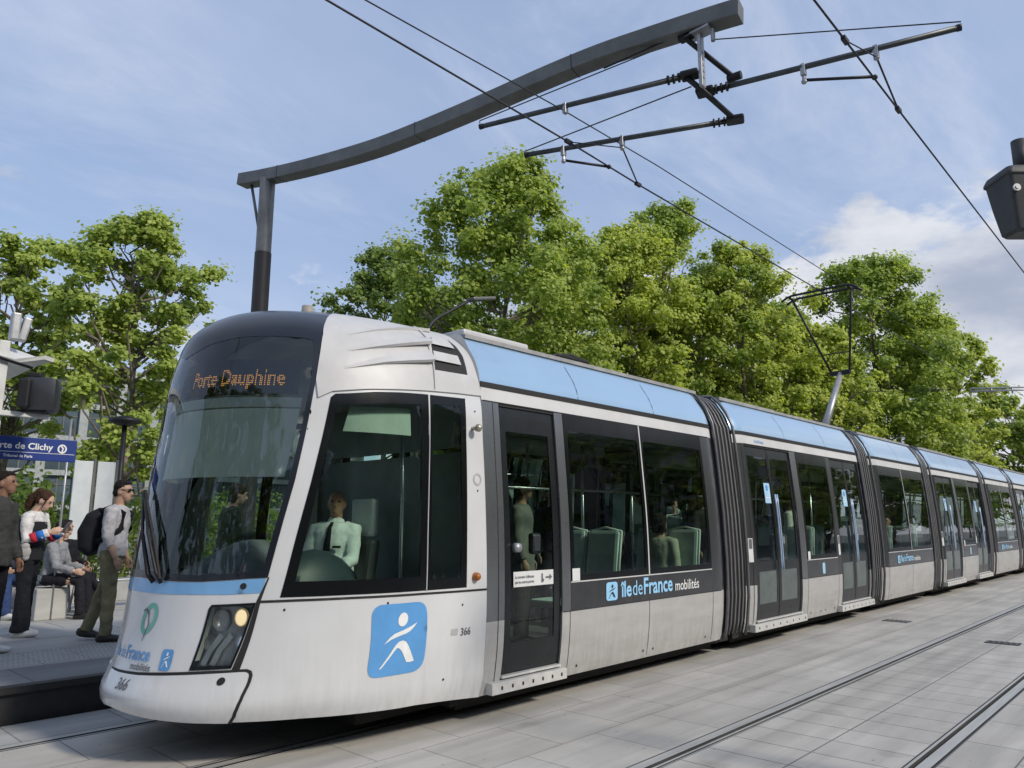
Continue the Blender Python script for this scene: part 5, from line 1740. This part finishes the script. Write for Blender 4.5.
def remesh(o, vox, smooth=4):
    m = o.modifiers.new('skin', 'REMESH'); m.mode = 'VOXEL'; m.voxel_size = vox; m.use_smooth_shade = True
    s = o.modifiers.new('relax', 'SMOOTH'); s.factor = .5; s.iterations = smooth
    return o


MAT = {}


FOLD = bpy.data.textures.new('cloth_folds', 'CLOUDS')
FOLD.noise_scale = .085; FOLD.noise_depth = 2
LOCK = bpy.data.textures.new('hair_locks', 'CLOUDS')
LOCK.noise_scale = .022; LOCK.noise_depth = 2


def crumple(o, tex, s):
    m = o.modifiers.new('folds', 'DISPLACE'); m.texture = tex; m.strength = s; m.mid_level = .5; m.texture_coords = 'LOCAL'
    return o


def col(kind, c, **kw):
    key = (kind, c)
    if key not in MAT:
        MAT[key] = (skin if kind == 'skin' else cloth)('%s_%d' % (kind, len(MAT)), c, **kw)
    return MAT[key]


HAIR = None


def person(label, loc, face, scale=1.08, lean=0.0, head=(0, 0), arms=None, legs=None, hip=None, skin_c=(.42, .25, .17), top=(.03, .03, .035), bottom=(.02, .02, .025), shoes='shoe_black',
           hair='short', hair_c=(.015, .011, .009), flare=1.0, sleeves='long', fat=1.0, vox=.010, group=None, collar=None, top_len=.0, cat='person', sleeve_c=None):
    """local axes: +x ahead, +y left; arms / legs: (right, left) pairs of (upper direction, lower direction)"""
    root = empty('person', loc, R(face), scale)
    tag(root, label, cat, group)
    arms = arms or (((.05, -.12, -1), (.25, -.02, -1)), ((.05, .12, -1), (.25, .02, -1)))
    legs = legs or (((.02, -.03, -1), (-.03, 0, -1)), ((.02, .03, -1), (-.03, 0, -1)))
    TH, SH = .43, .43
    HIPW, dz = .088, .02
    down = []
    for (th, sh) in legs:
        down.append(unit(th).z * TH + unit(sh).z * SH - .085)
    hz = hip if hip is not None else -min(down) + dz
    P = Vector((0, 0, hz))
    t = Vector((math.sin(lean), 0, math.cos(lean)))
    lat = Vector((0, 1, 0))
    sk, tp, bt = col('skin', skin_c), col('cloth', top), col('cloth', bottom)
    at = lambda d: P + t * d
    # --- body
    b = MB()
    tor = [(-.10, .115, .095), (-.02, .160, .118), (.08, .152, .108), (.18, .140, .100), (.30, .160, .112), (.40, .178, .108), (.455, .150, .085), (.49, .085, .068)]
    b.tube([at(d) for d, _, _ in tor], [(w * fat, q * fat) for _, w, q in tor], 18, lat=lat)
    hd = Matrix.Rotation(R(head[0]), 3, 'Z') @ Matrix.Rotation(lean + R(head[1]), 3, 'Y')
    nb = at(.455)
    hc = nb + t * .05 + (hd @ Vector((.030, 0, .142)))
    b.tube([nb - t * .03, nb + t * .04, hc + hd @ Vector((-.015, 0, -.05))], [.062, .054, .056], 12, lat=lat)
    b.ball(hc + hd @ Vector((-.004, 0, .018)), (.094, .074, .100), hd, 18, 12)
    b.tube([hc + hd @ Vector((.028, 0, .02)), hc + hd @ Vector((.046, 0, -.06)), hc + hd @ Vector((.056, 0, -.100))], [(.062, .052), (.050, .044), (.026, .026)], 14, lat=hd @ lat)
    b.tube([hc + hd @ Vector((.078, 0, .022)), hc + hd @ Vector((.104, 0, -.024)), hc + hd @ Vector((.088, 0, -.038))], [.009, .017, .013], 8)
    b.ball(hc + hd @ Vector((.079, 0, -.068)), (.014, .024, .009), hd, 10, 6)
    b.ball(hc + hd @ Vector((.074, 0, .040)), (.016, .048, .012), hd, 10, 6)
    for s in (-1, 1):
        b.ball(hc + hd @ Vector((-.008, s * .076, -.005)), (.022, .010, .033), hd, 10, 7)
    # --- limbs
    shirt, pants = MB(), MB()
    shirt.tube([at(d) for d in (-.06 - top_len, .0, .08, .18, .30, .40, .455, .488)], [(w * fat, q * fat) for w, q in ((.176, .136), (.178, .135), (.168, .126), (.158, .118), (.174, .127), (.190, .120), (.164, .098), (.082, .074))], 20, lat=lat)
    hands = []
    for s, (ud, fd) in zip((-1, 1), arms):
        S = at(.425) + Vector((0, s * .172, 0))
        ud, fd = unit(ud), unit(fd)
        E_ = S + ud * .285
        Wr = E_ + fd * .245
        b.tube([at(.43) + Vector((0, s * .11, 0)), S, S + ud * .14, E_, E_ + fd * .09, Wr - fd * .03, Wr], [.060, .056, .049, .040, .041, .029, .026], 12)
        # hand: palm, four fingers, thumb
        side_ = fd.cross(Vector((0, 0, 1)) if abs(fd.z) < .8 else Vector((1, 0, 0)))
        side_.normalize()
        pn = side_.cross(fd)
        inw = Vector((0, -s, 0)); inw = (inw - fd * inw.dot(fd)); inw = inw.normalized() if inw.length > .1 else pn
        wid = fd.cross(inw)
        if wid.x < 0: wid = -wid
        b.tube([Wr, Wr + fd * .045, Wr + fd * .085], [(.026, .017), (.038, .017), (.036, .014)], 12, lat=wid)
        for k, ln in enumerate((.058, .066, .062, .048)):
            o_ = wid * (.027 - .018 * k)
            k0 = Wr + fd * .078 + o_
            k1 = k0 + (fd + inw * .35).normalized() * ln * .55
            k2 = k1 + (fd + inw * 1.1).normalized() * ln * .5
            b.tube([k0, k1, k2], [.0095, .009, .0075], 8)
        b.tube([Wr + fd * .02 + wid * .028, Wr + fd * .055 + wid * .045 + inw * .012, Wr + fd * .088 + wid * .044 + inw * .03], [.013, .011, .009], 8)
        hands.append((Wr + fd * .09 + inw * .03, fd, inw, wid))
        end = 1.0 if sleeves == 'long' else (.45 if sleeves == 'rolled' else 0)
        pts, rd = [at(.43) + Vector((0, s * .10, 0)), S, S + ud * .14, E_], [.070, .073, .066, .058]
        if sleeves == 'short':
            pts, rd = pts[:3], [.070, .074, .070]
        if end:
            pts += [E_ + fd * .12 * end * 1.0, E_ + fd * (.235 * end)]
            rd += [.054, .046]
        shirt.tube(pts, [r * (.5 + .5 * fat) for r in rd], 12)
    for s, (th, sh) in zip((-1, 1), legs):
        th, sh = unit(th), unit(sh)
        Hp = P + Vector((0, s * HIPW, -.02))
        K = Hp + th * TH
        A = K + sh * SH
        b.tube([P + Vector((0, s * .06, .03)), Hp, Hp + th * .2, K, K + sh * .12, A - sh * .08, A], [.088, .090, .076, .056, .056, .040, .037], 12)
        fwd = Vector((1, 0, 0)) if abs(sh.z) > .5 else Vector((0, 0, -1))
        fwd = fwd - sh * fwd.dot(sh) * .6
        fwd.normalize()
        foot = A + sh * .045
        b.tube([A, foot - fwd * .03, foot + fwd * .10 + Vector((0, 0, -.012)), foot + fwd * .165 + Vector((0, 0, -.018))], [(.036, .036), (.042, .045), (.043, .028), (.028, .018)], 12, lat=lat)
        pants.tube([P + Vector((0, s * .055, .06)), Hp, Hp + th * .2, K, K + sh * .15, K + sh * .32, A + sh * .02], [.100, .104, .090, .072, .068 * (1 + .35 * (flare - 1)), .064 * (1 + .8 * (flare - 1)), .066 * flare], 14)
        sb = MB()
        sb.tube([foot - fwd * .085 + Vector((0, 0, .0)), foot - fwd * .05, foot + fwd * .03, foot + fwd * .12, foot + fwd * .19, foot + fwd * .215], [(.028, .034), (.043, .052), (.048, .050), (.050, .036), (.040, .028), (.015, .016)], 14, lat=lat)
        sb.tube([foot - fwd * .03, A + Vector((0, 0, .02))], [(.042, .046), (.045, .046)], 12, lat=lat)
        remesh(sb.build('shoe', M[shoes], root, smooth=True), .009, 3)
    pants.tube([at(.06), at(.0), at(-.10)], [(.166 * fat, .124 * fat), (.172 * fat, .130 * fat), (.12, .11)], 18, lat=lat)
    remesh(b.build('body', sk, root, smooth=True), vox * .75 if vox < .012 else vox, 3)
    crumple(remesh(shirt.build('top', tp, root, smooth=True), vox, 3), FOLD, .030 if vox < .012 else .010)
    crumple(remesh(pants.build('trousers', bt, root, smooth=True), vox, 3), FOLD, .026 if vox < .012 else .010)
    # --- eyes, hair
    e = MB()
    for s in (-1, 1):
        e.ball(hc + hd @ Vector((.082, s * .031, .022)), (.010, .014, .008), hd, 8, 6)
    e.build('eye', M['iron'], root, smooth=True)
    hm = col('hair', hair_c)
    h = MB()
    if hair == 'short':
        h.ball(hc + hd @ Vector((-.026, 0, .052)), (.086, .081, .082), hd, 16, 10).ball(hc + hd @ Vector((-.050, 0, .0)), (.058, .076, .072), hd, 14, 9).ball(hc + hd @ Vector((.020, 0, .098)), (.056, .060, .028), hd, 14, 8)
    elif hair == 'tied':
        h.ball(hc + hd @ Vector((-.020, 0, .046)), (.093, .084, .083), hd, 16, 10).ball(hc + hd @ Vector((-.050, 0, .0)), (.060, .078, .078), hd, 14, 9)
        h.ball(hc + hd @ Vector((-.115, 0, .06)), (.05, .048, .055), hd, 12, 8)
        h.tube([hc + hd @ Vector((-.12, 0, .04)), hc + hd @ Vector((-.16, .01, -.04)), hc + hd @ Vector((-.15, .015, -.14)), hc + hd @ Vector((-.13, .01, -.20))], [.045, .058, .05, .02], 12)
        for s in (-1, 1):
            h.tube([hc + hd @ Vector((.04, s * .072, .06)), hc + hd @ Vector((.05, s * .078, -.02)), hc + hd @ Vector((.045, s * .076, -.09))], [.012, .011, .005], 6)
    elif hair == 'bob':
        h.ball(hc + hd @ Vector((-.018, 0, .042)), (.100, .092, .090), hd, 16, 10)
        h.tube([hc + hd @ Vector((-.035, 0, .06)), hc + hd @ Vector((-.045, 0, -.03)), hc + hd @ Vector((-.040, 0, -.11))], [(.088, .066), (.098, .062), (.090, .045)], 16, lat=hd @ lat)
    elif hair == 'bald':
        h.ball(hc + hd @ Vector((-.052, 0, -.01)), (.050, .0745, .045), hd, 14, 9)
    crumple(remesh(h.build('hair', hm, root, smooth=True), .007, 1), LOCK, .022)
    root['_'] = 0
    del root['_']
    inv = Matrix.LocRotScale(Vector(loc), Matrix.Rotation(R(face), 3, 'Z').to_quaternion(), Vector((scale,) * 3))
    return dict(root=root, at=at, hc=hc, hd=hd, hands=hands, P=P, t=t, M=inv)


def held(b, name, mat, p, label, cat, vox=None):
    """a thing the person holds or wears, built in the person's frame but standing on its own"""
    o = b.build(name, mat, None, smooth=True)
    o.matrix_world = p['M']
    tag(o, label, cat)
    if vox: remesh(o, vox, 3)
    return o


RIGHT = YAW - 90                                  # facing to the right of the picture
# man with sunglasses, mid-stride towards the right
p = person('man in pale grey shirt and olive trousers wearing sunglasses next to the tram nose', (3.46, 9.80, PZ), RIGHT + 6, 1.085, lean=.03, head=(-4, 2),
           arms=(((.02, -.16, -1), (.42, .10, -1)), ((-.05, .14, -1), (.35, -.06, -1))), legs=(((.10, -.02, -1), (-.02, 0, -1)), ((-.24, .03, -1), (-.34, 0, -1))),
           skin_c=(.44, .28, .20), top=(.42, .42, .44), bottom=(.20, .18, .11), shoes='shoe_black', hair='short', hair_c=(.012, .010, .010), sleeves='rolled', fat=1.04)
g = MB()
for s in (-1, 1):
    g.ball(p['hc'] + p['hd'] @ Vector((.088, s * .034, .022)), (.010, .030, .020), p['hd'], 12, 8)
    g.tube([p['hc'] + p['hd'] @ Vector((.085, s * .064, .028)), p['hc'] + p['hd'] @ Vector((-.01, s * .083, .018))], .004, 6)
g.tube([p['hc'] + p['hd'] @ Vector((.095, -.02, .026)), p['hc'] + p['hd'] @ Vector((.095, .02, .026))], .005, 6)
held(g, 'sunglasses', M['iron'], p, 'dark sunglasses worn by the man in the grey shirt', 'sunglasses')
bp1 = MB()
c = p['at'](.20) + Vector((-.24, 0, 0))
bp1.tube([p['at'](-.03) + Vector((-.19, 0, 0)), p['at'](.04) + Vector((-.24, 0, 0)), p['at'](.20) + Vector((-.25, 0, 0)), p['at'](.36) + Vector((-.21, 0, 0)), p['at'](.44) + Vector((-.15, 0, 0))], [(.13, .07), (.16, .125), (.165, .14), (.15, .11), (.09, .05)], 16, lat=(0, 1, 0))
bk = held(bp1, 'backpack', col('cloth', (.012, .013, .018)), p, 'bulging black backpack on the back of the man in the grey shirt', 'backpack', .011)
sb = MB()
for s in (-1, 1):
    sb.tube([p['at'](.42) + Vector((-.16, s * .085, 0)), p['at'](.475) + Vector((-.02, s * .10, 0)), p['at'](.40) + Vector((.115, s * .11, 0)), p['at'](.24) + Vector((.11, s * .13, 0)), p['at'](.14) + Vector((.0, s * .168, 0)), p['at'](.10) + Vector((-.14, s * .14, 0))], [(.012, .030)] * 6, 8)
sb.build('strap', col('cloth', (.012, .013, .018)), bk, smooth=True)

# woman looking at her phone
p = person('woman with tied curly brown hair and white jacket looking down at her phone', (2.88, 10.95, PZ), RIGHT + 6, 1.04, lean=.06, head=(-4, 24),
           arms=(((.18, -.30, -1), (1, .42, .42)), ((.20, .26, -1), (1, -.30, .48))), legs=(((.10, -.06, -1), (.02, -.02, -1)), ((-.06, .08, -1), (-.10, .02, -1))),
           skin_c=(.55, .36, .27), top=(.66, .65, .64), bottom=(.012, .013, .018), shoes='shoe_white', hair='tied', hair_c=(.050, .026, .015), flare=1.55, fat=1.0)
h0, h1 = p['hands']
ph = (h0[0] + h1[0]) / 2 + Vector((.03, 0, .02))
b = MB().box(ph, (.012, .075, .155), Matrix.Rotation(R(35), 3, 'Y'), .004)
held(b, 'phone', M['text_grey'], p, 'grey smartphone held up by the woman in the white jacket', 'phone')
b = MB()
for s, (ud, fd) in ((-1, ((.18, -.30, -1), (1, .42, .42))), (1, ((.20, .26, -1), (1, -.30, .48)))):
    S = p['at'](.425) + Vector((0, s * .172, 0)); E_ = S + unit(ud) * .285
    MB().tube([E_ + unit(fd) * .05, E_ + unit(fd) * .11], [.060, .058], 14).build('sleeve_stripe', col('cloth', (.50, .03, .05)), p['root'], smooth=True)
b = MB()
for s, (ud, fd) in ((-1, ((.18, -.30, -1), (1, .42, .42))), (1, ((.20, .26, -1), (1, -.30, .48)))):
    S = p['at'](.425) + Vector((0, s * .172, 0)); E_ = S + unit(ud) * .285
    MB().tube([E_ + unit(fd) * .115, E_ + unit(fd) * .19], [.059, .054], 14).build('sleeve_stripe', col('cloth', (.03, .16, .55)), p['root'], smooth=True)
vest = MB().tube([p['at'](d) for d in (-.08, .05, .18, .30, .38)], [(.184, .145), (.184, .145), (.172, .135), (.184, .14), (.17, .125)], 18, lat=(0, 1, 0))
remesh(vest.build('vest', col('cloth', (.020, .021, .026)), p['root'], smooth=True), .011)
b = MB().tube([p['at'](-.02) + Vector((-.16, 0, 0)), p['at'](.10) + Vector((-.21, 0, 0)), p['at'](.30) + Vector((-.20, 0, 0)), p['at'](.42) + Vector((-.14, 0, 0))], [(.11, .05), (.14, .09), (.14, .09), (.09, .04)], 16, lat=(0, 1, 0))
held(b, 'backpack', col('cloth', (.016, .016, .018)), p, 'small black backpack on the back of the woman with the phone', 'backpack', .011)
b = MB().ball(p['at'](.02) + Vector((.05, -.23, 0)), (.085, .05, .075)).ball(p['at'](.09) + Vector((.06, -.24, 0)), (.055, .04, .05)).ball(p['at'](-.04) + Vector((.08, -.22, 0)), (.04, .035, .045))
held(b, 'plush_toy', col('cloth', (.45, .44, .43)), p, 'black and white plush toy hanging at the hip of the woman in white', 'toy', .010)

# man at the left edge
p = person('man in a dark hooded jacket at the left edge, looking right', (2.22, 9.70, PZ), RIGHT + 4, 1.11, lean=.02, head=(6, -4),
           arms=(((.06, -.14, -1), (.30, -.04, -1)), ((.08, .14, -1), (.36, .0, -1))), skin_c=(.24, .13, .085), top=(.045, .046, .045), bottom=(.010, .010, .014), shoes='shoe_white', hair='short', hair_c=(.014, .010, .008), fat=1.08, top_len=.08)
b = MB().tube([p['at'](.44) + Vector((-.02, 0, 0)), p['at'](.49) + Vector((-.02, 0, 0)), p['at'](.52) + Vector((-.03, 0, 0))], [(.12, .10), (.10, .09), (.085, .075)], 16, lat=(0, 1, 0))
remesh(b.build('hood', col('cloth', (.045, .046, .045)), p['root'], smooth=True), .011)

SIT = (((1, -.12, -.06), (.12, 0, -1)), ((1, .12, -.06), (.10, 0, -1)))
CROSS = (((1, -.05, .14), (.75, .12, -.55)), ((1, .10, -.06), (-.05, 0, -1)))
p = person('seated person in black with one leg crossed and a black and white sneaker', (3.98, 13.30, PZ), -62, 1.06, lean=-.05, legs=CROSS, hip=.56, top=(.013, .013, .015), bottom=(.012, .012, .014), shoes='shoe_white', hair='short', hair_c=(.012, .010, .009), arms=(((.25, -.12, -1), (1, .3, -.1)), ((.25, .12, -1), (1, -.3, -.1))))
p = person('seated person in blue jeans on the bench behind the man in the dark jacket', (3.05, 13.35, PZ), -60, 1.04, lean=.10, legs=SIT, hip=.56, top=(.05, .06, .09), bottom=(.035, .065, .17), shoes='shoe_white', hair='short', arms=(((.3, -.12, -1), (1, .3, -.2)), ((.3, .12, -1), (1, -.3, -.2))))
p = person('seated person in a grey sweater half hidden behind the bulging black backpack', (3.62, 12.6, PZ), RIGHT + 10, 1.05, lean=.12, legs=SIT, hip=.56, skin_c=(.52, .34, .25), top=(.26, .27, .29), bottom=(.015, .015, .02), hair='bob', hair_c=(.015, .012, .012), arms=(((.35, -.15, -1), (1, -.05, -.28)), ((.3, .15, -1), (1, -.2, -.2))))
stool = MB().box((3.62, 12.6, PZ + .22), (.42, .42, .44), bevel=.02).build('concrete_seat', M['rail_bed'])
tag(stool, 'pale concrete seat block under the person in the grey sweater', 'seat block')
p = person('bob-haired person in an olive jacket seen through the windscreen', (4.55, 9.10, PZ), RIGHT + 25, 1.08, lean=.04, head=(0, 14), top=(.06, .065, .045), bottom=(.05, .05, .04), hair='bob', hair_c=(.02, .014, .010), skin_c=(.50, .33, .25), arms=(((.25, -.15, -1), (1, .25, .05)), ((.1, .14, -1), (.3, 0, -1))), top_len=.14)

# driver and passengers
F0 = .365
p = person('bald tram driver in a white shirt and dark tie seated in the cab', (4.03, YC - .02, .44), 180 + 34, 1.04, lean=-.10, head=(16, 2), legs=(((1, -.12, -.1), (.2, 0, -1)), ((1, .12, -.1), (.2, 0, -1))), hip=.70, skin_c=(.36, .20, .13), top=(.66, .72, .70), bottom=(.015, .015, .02), hair='bald', hair_c=(.02, .014, .01), sleeves='long', fat=1.15, vox=.012,
           arms=(((.45, -.12, -1), (1, .25, -.25)), ((.45, .12, -1), (1, -.25, -.25))))
b = MB().tube([p['at'](.485) + Vector((.082, 0, 0)), p['at'](.45) + Vector((.135, 0, 0)), p['at'](.30) + Vector((.172, 0, 0)), p['at'](.06) + Vector((.175, 0, 0))], [(.022, .012), (.018, .012), (.032, .012), (.036, .012)], 8, lat=(0, 1, 0))
MB().tube([p['at'](.455), p['at'](.485), p['at'](.515) + Vector((-.01, 0, 0))], [(.098, .088), (.080, .076), (.070, .068)], 16, caps=False, lat=(0, 1, 0)).build('collar', col('cloth', (.66, .72, .70)), p['root'], smooth=True)
b.build('tie', col('cloth', (.010, .010, .014)), p['root'], smooth=True)
b = MB().box(p['at'](.28) + Vector((.160, .085, 0)), (.012, .075, .02))
b.build('name_badge', M['iron'], p['root'])
pas = [
 ('standing passenger in a grey coat right behind the single door', (6.25, YC - .35, F0), -60, dict(top=(.17, .17, .16), bottom=(.03, .03, .03), hair='bob', hair_c=(.03, .02, .015), top_len=.24, fat=1.06)),
 ('passenger facing the window behind the first seat backs', (7.75, YC + .45, F0), -120, dict(top=(.03, .035, .05), skin_c=(.50, .33, .25))),
 ('seated passenger in a pale jacket leaning at the second window', (8.42, YC - .80, F0), 0, dict(top=(.38, .40, .32), bottom=(.04, .04, .05), hair='bob', hair_c=(.015, .012, .01), legs=SIT, hip=.60, lean=-.05)),
 ('seated passenger in a dark coat beyond the second window', (8.0, YC + .80, F0), 180, dict(top=(.04, .045, .06), legs=SIT, hip=.60)),
 ('standing passenger in black behind the first double door', (10.5, YC - .25, F0), -100, dict(top=(.02, .02, .025))),
 ('standing passenger in a dark blue coat behind the first double door leaf', (11.2, YC + .35, F0), -70, dict(top=(.03, .04, .08))),
 ('seated passenger in grey behind the window between the double doors', (12.4, YC - .6, F0), 90, dict(top=(.10, .10, .11), legs=SIT, hip=.60)),
 ('standing passenger in a white sweater behind the second double door', (13.5, YC - .4, F0), -90, dict(top=(.62, .62, .58), hair='tied', hair_c=(.04, .025, .015))),
 ('seated passenger in a pale shirt in the third module', (16.6, YC - .7, F0), -30, dict(top=(.50, .50, .47), legs=SIT, hip=.62)),
 ('seated passenger in a dark shirt in the third module', (17.7, YC - .75, F0), 180, dict(top=(.03, .03, .035), legs=SIT, hip=.62)),
]
for lab, loc_, fc, kw in pas:
    person(lab, loc_, fc, 1.04, vox=.016, group='passengers inside the tram', **kw)

rebase(tram, (4.73, YC, 0))
rebase(sg, pole_at)
rebase(far, (37.4, 5.3, 7.2))
rebase(sh, (2.26, 10.3, PZ))
